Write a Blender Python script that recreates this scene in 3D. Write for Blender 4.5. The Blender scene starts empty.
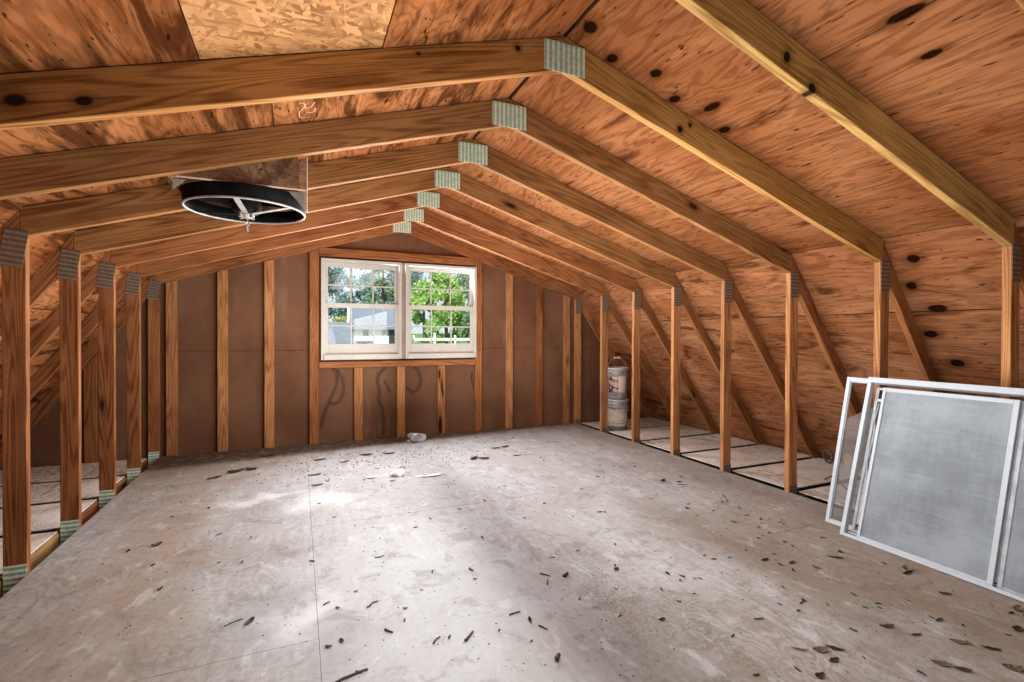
import bpy, bmesh, math, random
from mathutils import Vector, Matrix
random.seed(7)
C = bpy.context.scene.collection
R = math.radians

# ------------------------------------------------------------------ helpers
def link(o, parent=None):
    C.objects.link(o)
    if parent is not None:
        o.parent = parent
    return o

def tag(o, label=None, cat=None, group=None, kind=None):
    if label: o['label'] = label
    if cat: o['category'] = cat
    if group: o['group'] = group
    if kind: o['kind'] = kind
    return o

def empty(name, loc=(0, 0, 0), rz=0.0):
    o = bpy.data.objects.new(name, None)
    o.empty_display_size = 0.1
    o.location = loc
    o.rotation_euler = (0, 0, rz)
    return link(o)

def mesh_obj(name, bm, mat, parent=None, loc=None, smooth=False):
    me = bpy.data.meshes.new(name)
    bmesh.ops.recalc_face_normals(bm, faces=bm.faces[:])
    bm.to_mesh(me)
    bm.free()
    if smooth:
        for p in me.polygons: p.use_smooth = True
    mats = mat if isinstance(mat, (list, tuple)) else [mat]
    for m in mats: me.materials.append(m)
    o = bpy.data.objects.new(name, me)
    if loc: o.location = loc
    return link(o, parent)

def box(bm, x0, x1, y0, y1, z0, z1, bevel=0.0):
    r = bmesh.ops.create_cube(bm, size=1.0)
    vs = r['verts']
    for v in vs:
        v.co = Vector(((x0 + x1) / 2 + v.co.x * (x1 - x0), (y0 + y1) / 2 + v.co.y * (y1 - y0), (z0 + z1) / 2 + v.co.z * (z1 - z0)))
    if bevel > 0:
        es = list({e for v in vs for e in v.link_edges})
        bmesh.ops.bevel(bm, geom=es, offset=bevel, segments=1, affect='EDGES', profile=0.5)

def prism(bm, poly, a, b, axis='y', bevel=0.0):
    """poly in the plane of the other two axes (x,z for axis y), extruded from a to b."""
    def P(p, t):
        if axis == 'y': return (p[0], t, p[1])
        if axis == 'x': return (t, p[0], p[1])
        return (p[0], p[1], t)
    v0 = [bm.verts.new(P(p, a)) for p in poly]
    v1 = [bm.verts.new(P(p, b)) for p in poly]
    n = len(poly)
    fs = [bm.faces.new(v0), bm.faces.new(v1[::-1])]
    for i in range(n):
        fs.append(bm.faces.new((v0[i], v0[(i + 1) % n], v1[(i + 1) % n], v1[i])))
    if bevel > 0:
        es = list({e for f in fs for e in f.edges})
        bmesh.ops.bevel(bm, geom=es, offset=bevel, segments=1, affect='EDGES', profile=0.5)

def tube(bm, pts, r, seg=8, closed=False, r_end=None):
    pts = [Vector(p) for p in pts]
    n = len(pts)
    rings = []
    for i, p in enumerate(pts):
        if closed:
            t = (pts[(i + 1) % n] - pts[i - 1]).normalized()
        else:
            t = (pts[min(i + 1, n - 1)] - pts[max(i - 1, 0)]).normalized()
        up = Vector((0, 0, 1)) if abs(t.z) < 0.9 else Vector((1, 0, 0))
        a = t.cross(up).normalized(); b = a.cross(t).normalized()
        rr = r if r_end is None else r + (r_end - r) * i / max(1, n - 1)
        rings.append([bm.verts.new(p + (a * math.cos(2 * math.pi * k / seg) + b * math.sin(2 * math.pi * k / seg)) * rr) for k in range(seg)])
    m = n if closed else n - 1
    for i in range(m):
        A, B = rings[i], rings[(i + 1) % n]
        for k in range(seg):
            bm.faces.new((A[k], A[(k + 1) % seg], B[(k + 1) % seg], B[k]))
    if not closed:
        bm.faces.new(rings[0][::-1]); bm.faces.new(rings[-1])

def lathe(bm, prof, cx=0, cy=0, seg=40, close=False):
    rings = []
    for (r, z) in prof:
        if r < 1e-6:
            rings.append([bm.verts.new((cx, cy, z))])
        else:
            rings.append([bm.verts.new((cx + r * math.cos(2 * math.pi * k / seg), cy + r * math.sin(2 * math.pi * k / seg), z)) for k in range(seg)])
    idx = list(range(len(rings) - 1))
    pairs = [(rings[i], rings[i + 1]) for i in idx]
    if close: pairs.append((rings[-1], rings[0]))
    for A, B in pairs:
        for k in range(seg):
            k2 = (k + 1) % seg
            if len(A) == 1 and len(B) == 1: continue
            if len(A) == 1: bm.faces.new((A[0], B[k2], B[k]))
            elif len(B) == 1: bm.faces.new((A[k], A[k2], B[0]))
            else: bm.faces.new((A[k], A[k2], B[k2], B[k]))

# ------------------------------------------------------------------ node helpers
def new_mat(name):
    m = bpy.data.materials.new(name)
    m.use_nodes = True
    nt = m.node_tree
    nt.nodes.clear()
    out = nt.nodes.new('ShaderNodeOutputMaterial')
    return m, nt, out

class N:
    def __init__(s, nt): s.nt = nt
    def node(s, t, **kw):
        n = s.nt.nodes.new(t)
        for k, v in kw.items(): setattr(n, k, v)
        return n
    def put(s, sock, v):
        if isinstance(v, bpy.types.NodeSocket): s.nt.links.new(v, sock)
        elif isinstance(v, (int, float)): sock.default_value = v
        else:
            v = tuple(v)
            if sock.type == 'RGBA' and len(v) == 3: v = v + (1,)
            sock.default_value = v
    def math(s, op, a, b=None, c=None, clamp=False):
        n = s.node('ShaderNodeMath', operation=op, use_clamp=clamp)
        s.put(n.inputs[0], a)
        if b is not None: s.put(n.inputs[1], b)
        if c is not None: s.put(n.inputs[2], c)
        return n.outputs[0]
    def vmath(s, op, a, b=None):
        n = s.node('ShaderNodeVectorMath', operation=op)
        s.put(n.inputs[0], a)
        if b is not None: s.put(n.inputs[1], b)
        return n.outputs['Value'] if op in ('LENGTH', 'DISTANCE', 'DOT_PRODUCT') else n.outputs[0]
    def noise(s, vec, scale=1.0, detail=2.0, rough=0.5, dist=0.0, color=False):
        n = s.node('ShaderNodeTexNoise')
        s.put(n.inputs['Vector'], vec)
        n.inputs['Scale'].default_value = scale
        n.inputs['Detail'].default_value = detail
        n.inputs['Roughness'].default_value = rough
        n.inputs['Distortion'].default_value = dist
        return n.outputs['Color'] if color else n.outputs[0]
    def voro(s, vec, scale=1.0, rnd=1.0, feature='F1'):
        n = s.node('ShaderNodeTexVoronoi', feature=feature)
        s.put(n.inputs['Vector'], vec)
        n.inputs['Scale'].default_value = scale
        n.inputs['Randomness'].default_value = rnd
        return n.outputs['Distance'], n.outputs['Color']
    def ramp(s, f, lo, hi, a=0.0, b=1.0, smooth=True):
        n = s.node('ShaderNodeMapRange', interpolation_type='SMOOTHSTEP' if smooth else 'LINEAR')
        s.put(n.inputs['Value'], f)
        n.inputs['From Min'].default_value = lo; n.inputs['From Max'].default_value = hi
        n.inputs['To Min'].default_value = a; n.inputs['To Max'].default_value = b
        return n.outputs[0]
    def mix(s, f, a, b, mode='MIX'):
        n = s.node('ShaderNodeMix', data_type='RGBA', blend_type=mode)
        s.put(n.inputs[0], f); s.put(n.inputs[6], a); s.put(n.inputs[7], b)
        return n.outputs[2]
    def sep(s, v):
        n = s.node('ShaderNodeSeparateXYZ'); s.put(n.inputs[0], v); return n.outputs
    def comb(s, x, y, z):
        n = s.node('ShaderNodeCombineXYZ'); s.put(n.inputs[0], x); s.put(n.inputs[1], y); s.put(n.inputs[2], z); return n.outputs[0]
    def bump(s, h, strength=0.3, dist=0.01):
        n = s.node('ShaderNodeBump'); s.put(n.inputs['Height'], h)
        n.inputs['Strength'].default_value = strength; n.inputs['Distance'].default_value = dist
        return n.outputs[0]
    def bsdf(s, color, rough=0.6, metal=0.0, normal=None, spec=0.3):
        n = s.node('ShaderNodeBsdfPrincipled')
        s.put(n.inputs['Base Color'], color); s.put(n.inputs['Roughness'], rough)
        n.inputs['Metallic'].default_value = metal
        n.inputs['Specular IOR Level'].default_value = spec
        if normal is not None: s.put(n.inputs['Normal'], normal)
        return n.outputs[0]
    def coords(s): return s.node('ShaderNodeTexCoord').outputs['Object']
    def rand(s): return s.node('ShaderNodeObjectInfo').outputs['Random']
    def ellipses(s, vec, lst, edge=0.25, warp=None):
        """mask of soft ellipses (cx,cy,cz,rx,ry,rz); union by maximum."""
        v = vec if warp is None else s.vmath('ADD', vec, warp)
        m = None
        for (cx, cy, cz, rx, ry, rz) in lst:
            d = s.vmath('SUBTRACT', v, (cx, cy, cz))
            d = s.vmath('MULTIPLY', d, (1 / rx, 1 / ry, 1 / rz))
            k = s.ramp(s.vmath('LENGTH', d), 1 - edge, 1 + edge, 1, 0)
            m = k if m is None else s.math('MAXIMUM', m, k)
        return m

def plain(name, col, rough=0.5, metal=0.0, spec=0.4, vary=0.0, vscale=8.0, bump=0.0):
    m, nt, out = new_mat(name); n = N(nt)
    c = col; nrm = None
    if vary > 0 or bump > 0:
        f = n.noise(n.coords(), vscale, 4, 0.6)
        if vary > 0:
            c = n.mix(n.ramp(f, 0.3, 0.7), tuple(max(0, x * (1 - vary)) for x in col), tuple(min(1, x * (1 + vary)) for x in col))
        if bump > 0: nrm = n.bump(f, bump)
    nt.links.new(n.bsdf(c, rough, metal, nrm, spec), out.inputs[0])
    return m

# ------------------------------------------------------------------ materials
def lumber_mat(name, light, dark, knots=(), knot_amount=1.0):
    """sawn softwood; grain runs along the board's own X axis."""
    m, nt, out = new_mat(name); n = N(nt)
    co = n.coords(); rnd = n.rand()
    off = n.comb(n.math('MULTIPLY', rnd, 37.0), n.math('MULTIPLY', rnd, 11.0), n.math('MULTIPLY', rnd, 23.0))
    v = n.vmath('ADD', co, off)
    g = n.noise(n.vmath('MULTIPLY', v, (0.55, 10, 10)), 1.0, 1.5, 0.4, 0.25)
    lines = n.math('SINE', n.math('MULTIPLY', g, 105.0))
    lines = n.ramp(lines, -0.4, 1.0)
    fine = n.noise(n.vmath('MULTIPLY', v, (5, 160, 160)), 1.0, 3, 0.6)
    big = n.noise(n.vmath('MULTIPLY', v, (1.6, 5, 5)), 1.0, 4, 0.6)
    f = n.math('ADD', n.math('MULTIPLY', lines, 0.42), n.math('MULTIPLY', n.ramp(fine, 0.35, 0.7), 0.28))
    f = n.math('ADD', f, n.math('MULTIPLY', n.ramp(big, 0.35, 0.7), 0.40), clamp=True)
    col = n.mix(f, light, dark)
    hue = n.mix(n.ramp(rnd, 0.0, 1.0, 0, 1, False), (0.88, 0.86, 0.84), (1.1, 1.08, 1.04))
    col = n.mix(1.0, col, hue, 'MULTIPLY')
    # random knots
    kv = n.vmath('MULTIPLY', v, (2.3, 6.5, 6.5))
    d, kc = n.voro(kv, 1.0)
    d = n.math('ADD', d, n.math('MULTIPLY', n.math('SUBTRACT', n.noise(kv, 6.0, 2), 0.5), 0.06))
    gate = n.math('GREATER_THAN', n.sep(kc)[0], 1.0 - 0.30 * knot_amount)
    halo = n.math('MULTIPLY', n.ramp(d, 0.10, 0.26, 0.55, 0), gate)
    core = n.math('MULTIPLY', n.ramp(d, 0.07, 0.12, 0.92, 0), gate)
    if knots:
        km = n.ellipses(co, knots, 0.22)
        kh = n.ellipses(co, [(a, b, c, x * 1.9, y, z * 1.9) for (a, b, c, x, y, z) in knots], 0.5)
        core = n.math('MAXIMUM', core, km); halo = n.math('MAXIMUM', halo, n.math('MULTIPLY', kh, 0.5))
    col = n.mix(halo, col, tuple(x * 0.45 for x in dark))
    col = n.mix(core, col, (0.018, 0.009, 0.005))
    nrm = n.bump(n.math('ADD', fine, n.math('MULTIPLY', lines, 0.4)), 0.18, 0.004)
    nt.links.new(n.bsdf(col, 0.7, 0, nrm, 0.06), out.inputs[0])
    return m

def ply_mat(name, light, mid, dark, knots=(), dens=0.5, stretch=0.8):
    """rotary-cut plywood sheathing; grain runs along Y."""
    m, nt, out = new_mat(name); n = N(nt)
    co = n.coords(); rnd = n.rand()
    off = n.comb(n.math('MULTIPLY', rnd, 17.0), n.math('MULTIPLY', rnd, 31.0), n.math('MULTIPLY', rnd, 7.0))
    v = n.vmath('ADD', co, off)
    g = n.noise(n.vmath('MULTIPLY', v, (4.2, stretch, 4.2)), 1.0, 3, 0.5, 0.9)
    lines = n.ramp(n.math('SINE', n.math('MULTIPLY', g, 95.0)), -0.2, 1.0)
    broad = n.noise(n.vmath('MULTIPLY', v, (6.5, 1.5, 6.5)), 1.0, 5, 0.62, 1.1)
    fine = n.noise(n.vmath('MULTIPLY', v, (70, 7, 70)), 1.0, 3, 0.6, 0.3)
    blot = n.noise(n.vmath('MULTIPLY', v, (1.7, 1.1, 1.7)), 1.0, 3, 0.55, 0.4)
    c = n.mix(n.ramp(blot, 0.38, 0.62), light, mid)
    streak = n.ramp(broad, 0.59 - 0.15 * dens, 0.72 - 0.11 * dens)
    c = n.mix(n.math('MULTIPLY', streak, 0.82), c, dark)
    c = n.mix(n.math('MULTIPLY', lines, 0.36), c, dark)
    c = n.mix(n.ramp(fine, 0.50, 0.72, 0, 0.5), c, dark)
    pale = n.noise(n.vmath('MULTIPLY', v, (9, 1.1, 9)), 1.7, 3, 0.6, 0.8)
    c = n.mix(n.ramp(pale, 0.56, 0.70, 0, 0.45), c, tuple(min(1, x * 1.25) for x in light))
    dash = n.noise(n.vmath('MULTIPLY', v, (62, 15, 62)), 1.0, 1, 0.5)
    c = n.mix(n.ramp(dash, 0.69, 0.75, 0, 0.85), c, tuple(x * 0.4 for x in dark))
    if knots:
        wv = n.vmath('SCALE', n.noise(co, 25, 2, color=True)); wv.node.inputs['Scale'].default_value = 0.012
        kh = n.ellipses(co, [(a, b, z, rx * 1.55, ry * 2.0, rz * 1.55) for (a, b, z, rx, ry, rz) in knots], 0.5, wv)
        km = n.ellipses(co, knots, 0.2, wv)
        c = n.mix(n.math('MULTIPLY', kh, 0.6), c, dark)
        c = n.mix(n.math('MULTIPLY', km, 0.96), c, (0.007, 0.0028, 0.001))
    nrm = n.bump(fine, 0.15, 0.004)
    nt.links.new(n.bsdf(c, 0.8, 0, nrm, 0.0), out.inputs[0])
    return m

M = {}
M['pine'] = lumber_mat('pine_lumber', (0.335, 0.168, 0.066), (0.112, 0.043, 0.012))
M['pine_red'] = lumber_mat('pine_lumber_reddish', (0.325, 0.138, 0.056), (0.098, 0.030, 0.010))
M['pine_stud'] = lumber_mat('pine_stud', (0.46, 0.225, 0.098), (0.165, 0.062, 0.020), knot_amount=0.7)
KR = [(1.123, 1.754, 2.447, .028, .036, .05), (1.288, 1.833, 2.397, .024, .03, .05), (1.479, 1.766, 2.339, .024, .03, .05), (1.648, 1.834, 2.287, .022, .03, .05), (1.798, 1.749, 2.242, .022, .05, .05), (1.963, 1.826, 2.191, .022, .035, .05), (1.846, 0.972, 2.227, .022, .06, .05), (2.064, 1.002, 2.16, .018, .034, .05)]
KL = [(3.432, 1.75, 1.634, .03, .036, .03), (3.542, 1.816, 1.479, .028, .032, .028), (3.645, 1.726, 1.334, .03, .055, .03), (3.758, 1.814, 1.176, .03, .04, .03), (3.891, 1.732, 0.989, .03, .04, .03)]
M['ply_right'] = ply_mat('sheathing_plywood', (0.2694, 0.1101, 0.0460), (0.1950, 0.0702, 0.0256), (0.0534, 0.0138, 0.0037), KR, 0.20, 0.6)
M['ply_steep'] = ply_mat('sheathing_plywood_steep', (0.3187, 0.1427, 0.0690), (0.2210, 0.0836, 0.0333), (0.0552, 0.0147, 0.0046), KL, 0.40, 0.55)
M['ply_left'] = ply_mat('sheathing_plywood_stained', (0.2963, 0.1161, 0.0437), (0.1733, 0.0570, 0.0189), (0.0276, 0.0074, 0.0028), (), 0.85, 0.9)

# oriented strand board
m, nt, out = new_mat('oriented_strand_board'); n = N(nt); co = n.coords()
acc = None
for i, (ang, sc) in enumerate([(0.2, 1.0), (1.0, 1.15), (1.75, 0.9), (2.6, 1.05)]):
    vr = n.node('ShaderNodeVectorRotate', rotation_type='Z_AXIS'); n.put(vr.inputs['Vector'], co); vr.inputs['Angle'].default_value = ang
    mp = n.node('ShaderNodeMapping'); n.put(mp.inputs['Vector'], vr.outputs[0])
    mp.inputs['Scale'].default_value = (16 * sc, 75 * sc, 6); mp.inputs['Location'].default_value = (i * 3.1, i * 1.7, 0)
    d, cc = n.voro(mp.outputs[0], 1.0)
    val = n.sep(cc)[0]
    acc = val if acc is None else n.mix(n.ramp(n.sep(cc)[1], 0.55, 0.60), acc, val)
c = n.mix(acc, (0.17, 0.070, 0.024), (0.45, 0.24, 0.10))
c = n.mix(n.ramp(n.noise(co, 5, 3), 0.4, 0.7, 0, 0.35), c, (0.33, 0.16, 0.07))
nt.links.new(n.bsdf(c, 0.7, 0, n.bump(acc, 0.3, 0.004), 0.05), out.inputs[0])
M['osb'] = m

# dusty subfloor plywood
def floor_mat(name, whiten=True):
    m, nt, out = new_mat(name); n = N(nt); co = n.coords()
    base = n.noise(n.vmath('MULTIPLY', co, (1.3, 0.8, 1)), 1.0, 5, 0.6, 0.4)
    c = n.mix(n.ramp(base, 0.32, 0.68), ((0.255, 0.222, 0.196) if whiten else (0.62, 0.55, 0.48)), ((0.385, 0.368, 0.355) if whiten else (0.80, 0.74, 0.68)))
    # rotary grain, growing clearer where the dust is rubbed thin
    g = n.noise(n.vmath('MULTIPLY', co, (3.6, 1.6, 1)), 1.0, 2, 0.45, 1.3)
    gl = n.ramp(n.math('SINE', n.math('MULTIPLY', g, 80.0)), -0.2, 1.0)
    gmask = n.ramp(n.noise(co, 1.3, 3), 0.40, 0.60)
    c = n.mix(n.math('MULTIPLY', n.math('MULTIPLY', gl, gmask), 0.62), c, (0.24, 0.18, 0.14))
    st = n.noise(n.vmath('MULTIPLY', co, (30, 2.2, 1)), 1.0, 4, 0.6)
    c = n.mix(n.ramp(st, 0.42, 0.75, 0, 0.35), c, (0.19, 0.135, 0.10))
    mot = n.noise(co, 34, 6, 0.75)
    c = n.mix(n.ramp(mot, 0.46, 0.64, 0, 0.55 if whiten else 0.2), c, (0.19, 0.15, 0.122))
    if whiten:
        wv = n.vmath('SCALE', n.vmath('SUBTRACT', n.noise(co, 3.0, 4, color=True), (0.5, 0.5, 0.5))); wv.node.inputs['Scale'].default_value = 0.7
        # paler middle of the floor and two scuffed white patches
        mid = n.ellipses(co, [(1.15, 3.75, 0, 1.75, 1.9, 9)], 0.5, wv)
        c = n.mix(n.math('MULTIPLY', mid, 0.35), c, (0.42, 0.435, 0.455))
        mid2 = n.ellipses(co, [(0.45, 2.1, 0, 0.55, 0.9, 9)], 0.6, wv)
        c = n.mix(n.math('MULTIPLY', mid2, 0.5), c, (0.46, 0.475, 0.49))
        pt = n.ellipses(co, [(0.14, 3.65, 0, 0.16, 0.20, 9), (0.02, 2.13, 0, 0.13, 0.12, 9), (-0.25, 3.9, 0, .2, .09, 9)], 0.8, wv)
        c = n.mix(n.math('MULTIPLY', pt, 0.6), c, (0.66, 0.67, 0.68))
        # dark grime smudge mid-floor, soft brown bands at the right and along the left
        gr = n.ellipses(co, [(1.30, 1.84, 0, 0.10, 0.34, 9), (1.45, 1.45, 0, 0.09, 0.4, 9)], 0.85, wv)
        grn = n.math('MULTIPLY', gr, n.ramp(n.noise(co, 60, 4, 0.75), 0.40, 0.62, 0.15, 1.0))
        c = n.mix(n.math('MULTIPLY', grn, 0.6), c, (0.115, 0.095, 0.065))
        tr = n.ellipses(co, [(2.20, 1.95, 0, 0.16, 0.75, 9), (2.45, 1.25, 0, 0.18, .6, 9)], 0.95, wv)
        c = n.mix(n.math('MULTIPLY', tr, 0.55), c, (0.17, 0.115, 0.075))
        lf = n.ellipses(co, [(-0.70, 3.2, 0, 0.22, 1.3, 9), (-0.75, 4.9, 0, 0.60, 0.55, 9), (2.95, 1.3, 0, 0.55, 1.0, 9)], 0.85, wv)
        c = n.mix(n.math('MULTIPLY', lf, 0.55), c, (0.27, 0.18, 0.12))
        gy = n.ellipses(co, [(-.12, 2.25, 0, .16, .28, 9), (.12, 1.85, 0, .22, .15, 9)], 0.9, wv)
        c = n.mix(n.math('MULTIPLY', gy, 0.5), c, (0.23, 0.22, 0.21))
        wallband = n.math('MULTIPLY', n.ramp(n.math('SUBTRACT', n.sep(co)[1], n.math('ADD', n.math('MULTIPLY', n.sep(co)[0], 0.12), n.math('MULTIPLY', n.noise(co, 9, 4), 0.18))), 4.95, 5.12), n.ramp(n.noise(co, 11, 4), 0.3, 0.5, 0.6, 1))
    sp, sc = n.voro(n.vmath('MULTIPLY', co, (1, 1, 0.0)), 42)
    spk = n.math('MULTIPLY', n.ramp(sp, 0.10, 0.2, 1, 0), n.math('GREATER_THAN', n.sep(sc)[0], 0.80))
    c = n.mix(n.math('MULTIPLY', spk, 0.7), c, (0.13, 0.095, 0.07))
    dirt = n.noise(co, 5.5, 7, 0.72, 0.6)
    c = n.mix(n.ramp(dirt, 0.50, 0.66, 0, 0.42 if whiten else 0.15), c, (0.13, 0.112, 0.095))
    pale = n.noise(n.vmath('MULTIPLY', co, (1.0, 0.55, 1)), 9.0, 6, 0.7, 0.5)
    c = n.mix(n.ramp(pale, 0.54, 0.68, 0, 0.40), c, (0.52, 0.53, 0.54))
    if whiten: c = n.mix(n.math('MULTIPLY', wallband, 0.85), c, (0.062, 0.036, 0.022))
    c = n.mix(1.0, c, (0.955, 1.0, 1.035), 'MULTIPLY')
    nt.links.new(n.bsdf(c, 0.7, 0, n.bump(n.math('ADD', mot, n.math('MULTIPLY', st, 0.6)), 0.25, 0.004), 0.06), out.inputs[0])
    return m
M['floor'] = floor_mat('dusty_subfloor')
M['floor_eave'] = floor_mat('eave_subfloor', False)

# gable fibreboard
m, nt, out = new_mat('brown_fibreboard'); n = N(nt); co = n.coords()
c = n.mix(n.ramp(n.noise(n.vmath('MULTIPLY', co, (1.5, 1, 1.0)), 1.3, 5, 0.6), 0.3, 0.7), (0.112, 0.050, 0.027), (0.166, 0.084, 0.048))
c = n.mix(n.ramp(n.noise(co, 60, 4, 0.7), 0.4, 0.75, 0, 0.35), c, (0.09, 0.045, 0.026))
c = n.mix(n.ramp(n.noise(n.vmath('MULTIPLY', co, (6, 1, 1.5)), 1.0, 4), 0.58, 0.75, 0, 0.4), c, (0.22, 0.15, 0.105))
nt.links.new(n.bsdf(c, 0.75, 0, n.bump(n.noise(co, 90, 3), 0.12, 0.003), 0.08), out.inputs[0])
M['fibre'] = m
# water stain, soft-edged through the ribbon's own UV
m, nt, out = new_mat('water_stain'); n = N(nt)
uv = n.node('ShaderNodeTexCoord').outputs['UV']
e = n.math('ABSOLUTE', n.math('SUBTRACT', n.sep(uv)[0], 0.5))
a = n.ramp(e, 0.0, 0.5, 0.58, 0.0)
a = n.math('MULTIPLY', a, n.ramp(n.noise(n.coords(), 28, 3), 0.3, 0.6, 0.75, 1.0))
mx = n.node('ShaderNodeMixShader'); n.put(mx.inputs[0], a)
tr = n.node('ShaderNodeBsdfTransparent'); nt.links.new(tr.outputs[0], mx.inputs[1])
nt.links.new(n.bsdf((0.050, 0.024, 0.014), 0.6), mx.inputs[2]); nt.links.new(mx.outputs[0], out.inputs[0])
M['stain'] = m

# galvanised truss plate with punched rows (along the plate's own X)
def plate_mat(name, col_hi, col_lo):
    m, nt, out = new_mat(name); n = N(nt); co = n.coords(); s = n.sep(co)
    rows = n.math('SINE', n.math('MULTIPLY', s[0], 2 * math.pi / 0.0255))
    slots = n.math('SINE', n.math('MULTIPLY', s[2], 2 * math.pi / 0.025))
    hole = n.math('MULTIPLY', n.ramp(rows, 0.35, 0.75), n.ramp(slots, -0.9, -0.2))
    c = n.mix(n.ramp(rows, -0.6, 0.6), col_hi, col_lo)
    c = n.mix(n.ramp(n.noise(co, 40, 3), 0.35, 0.7, 0, 0.4), c, tuple(x * 0.6 for x in col_lo))
    c = n.mix(n.math('MULTIPLY', hole, 0.30), c, tuple(x * 0.25 for x in col_lo))
    nt.links.new(n.bsdf(c, 0.5, 0.05, n.bump(rows, 0.5, 0.004), 0.5), out.inputs[0])
    return m
M['plate'] = plate_mat('galvanised_plate', (0.62, 0.78, 0.64), (0.36, 0.50, 0.40))
M['plate_dull'] = plate_mat('galvanised_plate_dull', (0.20, 0.150, 0.11), (0.13, 0.095, 0.068))

M['white_frame'] = plain('window_paint', (0.44, 0.43, 0.395), 0.45, vary=0.06, vscale=6)
M['dark'] = plain('dark_void', (0.020, 0.013, 0.009), 0.9)
M['chord_old'] = lumber_mat('bottom_chord_lumber', (0.20, 0.11, 0.055), (0.09, 0.045, 0.02))
M['ochre'] = lumber_mat('ochre_lumber', (0.36, 0.23, 0.085), (0.22, 0.12, 0.04), knot_amount=0.3)
M['weathered'] = ply_mat('weathered_panel', (0.26, 0.155, 0.095), (0.17, 0.09, 0.05), (0.055, 0.028, 0.016), (), 0.7, 2.0)
M['black_metal'] = plain('black_enamel', (0.0045, 0.005, 0.005), 0.6, 0.0, 0.03, vary=0.4, vscale=9)
M['fan_dark'] = plain('fan_blade_metal', (0.006, 0.0055, 0.005), 0.7, 0.0, 0.1)
M['steel'] = plain('zinc_steel', (0.34, 0.32, 0.29), 0.42, 0.4, vary=0.25, vscale=30)
M['rim'] = plain('bare_rim_metal', (0.30, 0.295, 0.285), 0.4, 0.3, vary=0.2, vscale=20)
M['sheet'] = plain('pale_sheet_metal', (0.26, 0.24, 0.215), 0.5, 0.2, vary=0.2, vscale=12)
M['pale'] = plain('pale_strip_paint', (0.62, 0.50, 0.40), 0.5, vary=.2)
M['alu'] = plain('white_aluminium', (0.43, 0.48, 0.53), 0.42, 0.0, vary=0.05, vscale=5)
M['alu_edge'] = plain('grey_aluminium', (0.32, 0.36, 0.40), 0.4, 0.1, vary=0.2, vscale=14)

def glass(name, tint, gloss=0.08):
    m, nt, out = new_mat(name); n = N(nt)
    t = n.node('ShaderNodeBsdfTransparent'); t.inputs[0].default_value = tint + (1,)
    g = n.node('ShaderNodeBsdfGlossy'); g.inputs['Roughness'].default_value = 0.03
    mx = n.node('ShaderNodeMixShader'); mx.inputs[0].default_value = gloss
    nt.links.new(t.outputs[0], mx.inputs[1]); nt.links.new(g.outputs[0], mx.inputs[2]); nt.links.new(mx.outputs[0], out.inputs[0])
    return m
M['glass'] = glass('window_glass', (0.96, 0.98, 0.98), 0.04)
M['storm_glass'] = glass('storm_pane_glass', (0.62, 0.65, 0.68), 0.10)

def mesh_screen(name, col, opac):
    m, nt, out = new_mat(name); n = N(nt); co = n.coords()
    st = n.noise(n.vmath('MULTIPLY', co, (5, 1, 70)), 1.0, 4, 0.7)
    st2 = n.noise(n.vmath('MULTIPLY', co, (60, 1, 6)), 1.0, 3, 0.7)
    bl = n.noise(co, 3.2, 4, 0.6)
    f = n.math('ADD', n.math('MULTIPLY', st, 0.22), n.math('ADD', n.math('MULTIPLY', st2, 0.13), n.math('MULTIPLY', bl, 0.65)))
    c = n.mix(n.ramp(f, 0.36, 0.64), tuple(x * 0.78 for x in col), tuple(min(1, x * 1.22) for x in col))
    # woven threads: 1.6 mm pitch
    t = n.node('ShaderNodeBsdfTransparent')
    mx = n.node('ShaderNodeMixShader'); n.put(mx.inputs[0], n.ramp(f, 0.3, 0.7, opac - 0.05, min(1, opac + 0.05)))
    nt.links.new(t.outputs[0], mx.inputs[1]); nt.links.new(n.bsdf(c, 0.55, 0.0, None, 0.3), mx.inputs[2]); nt.links.new(mx.outputs[0], out.inputs[0])
    return m
M['screen'] = mesh_screen('insect_mesh', (0.225, 0.26, 0.295), 0.88)
M['screen_thin'] = mesh_screen('insect_mesh_thin', (0.20, 0.19, 0.19), 0.30)

# ------------------------------------------------------------------ setting: roof geometry
XR, ZA, ZT, SL = 1.0622, 2.320, 2.466, 0.305          # ridge x, underside, top of rafters, slope
S, Y0 = 0.6096, 1.8651                                # truss pitch
TY = lambda k: Y0 + k * S
XL, XRT = -1.2018, 3.3263
mir = lambda x: 2 * XR - x
YB, YF = -1.7, 5.575                                  # sheathing runs from behind the camera to the gable
top_z = lambda x: ZT - SL * abs(x - XR)
CREX, CREZ = 3.3385, 1.7717

ceil = tag(empty('ceiling'), kind='structure')
def roof_strip(name, xa, xb, ya, yb, mat, lift=0.002):
    bm = bmesh.new()
    za, zb = top_z(xa) + lift, top_z(xb) + lift
    prism(bm, [(xa, za), (xb, zb), (xb, zb + 0.013), (xa, za + 0.013)], ya, yb)
    return mesh_obj(name, bm, mat, ceil)
G = 0.003
# right slope: two courses of sheets, end joints over the rafters, courses meeting on a gap
for (ya, yb, xs) in ((YB, 1.273, 1.846), (1.276, 3.09, 2.235), (3.093, YF, 2.235)):
    roof_strip('roof_panel', XR + 0.010, xs, ya, yb, M['ply_right'])
for (ya, yb, xs) in ((YB, 1.273, 1.852), (1.276, 3.70, 2.239), (3.703, YF, 2.239)):
    roof_strip('roof_panel', xs, CREX + 0.001, ya, yb, M['ply_right'])
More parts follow.
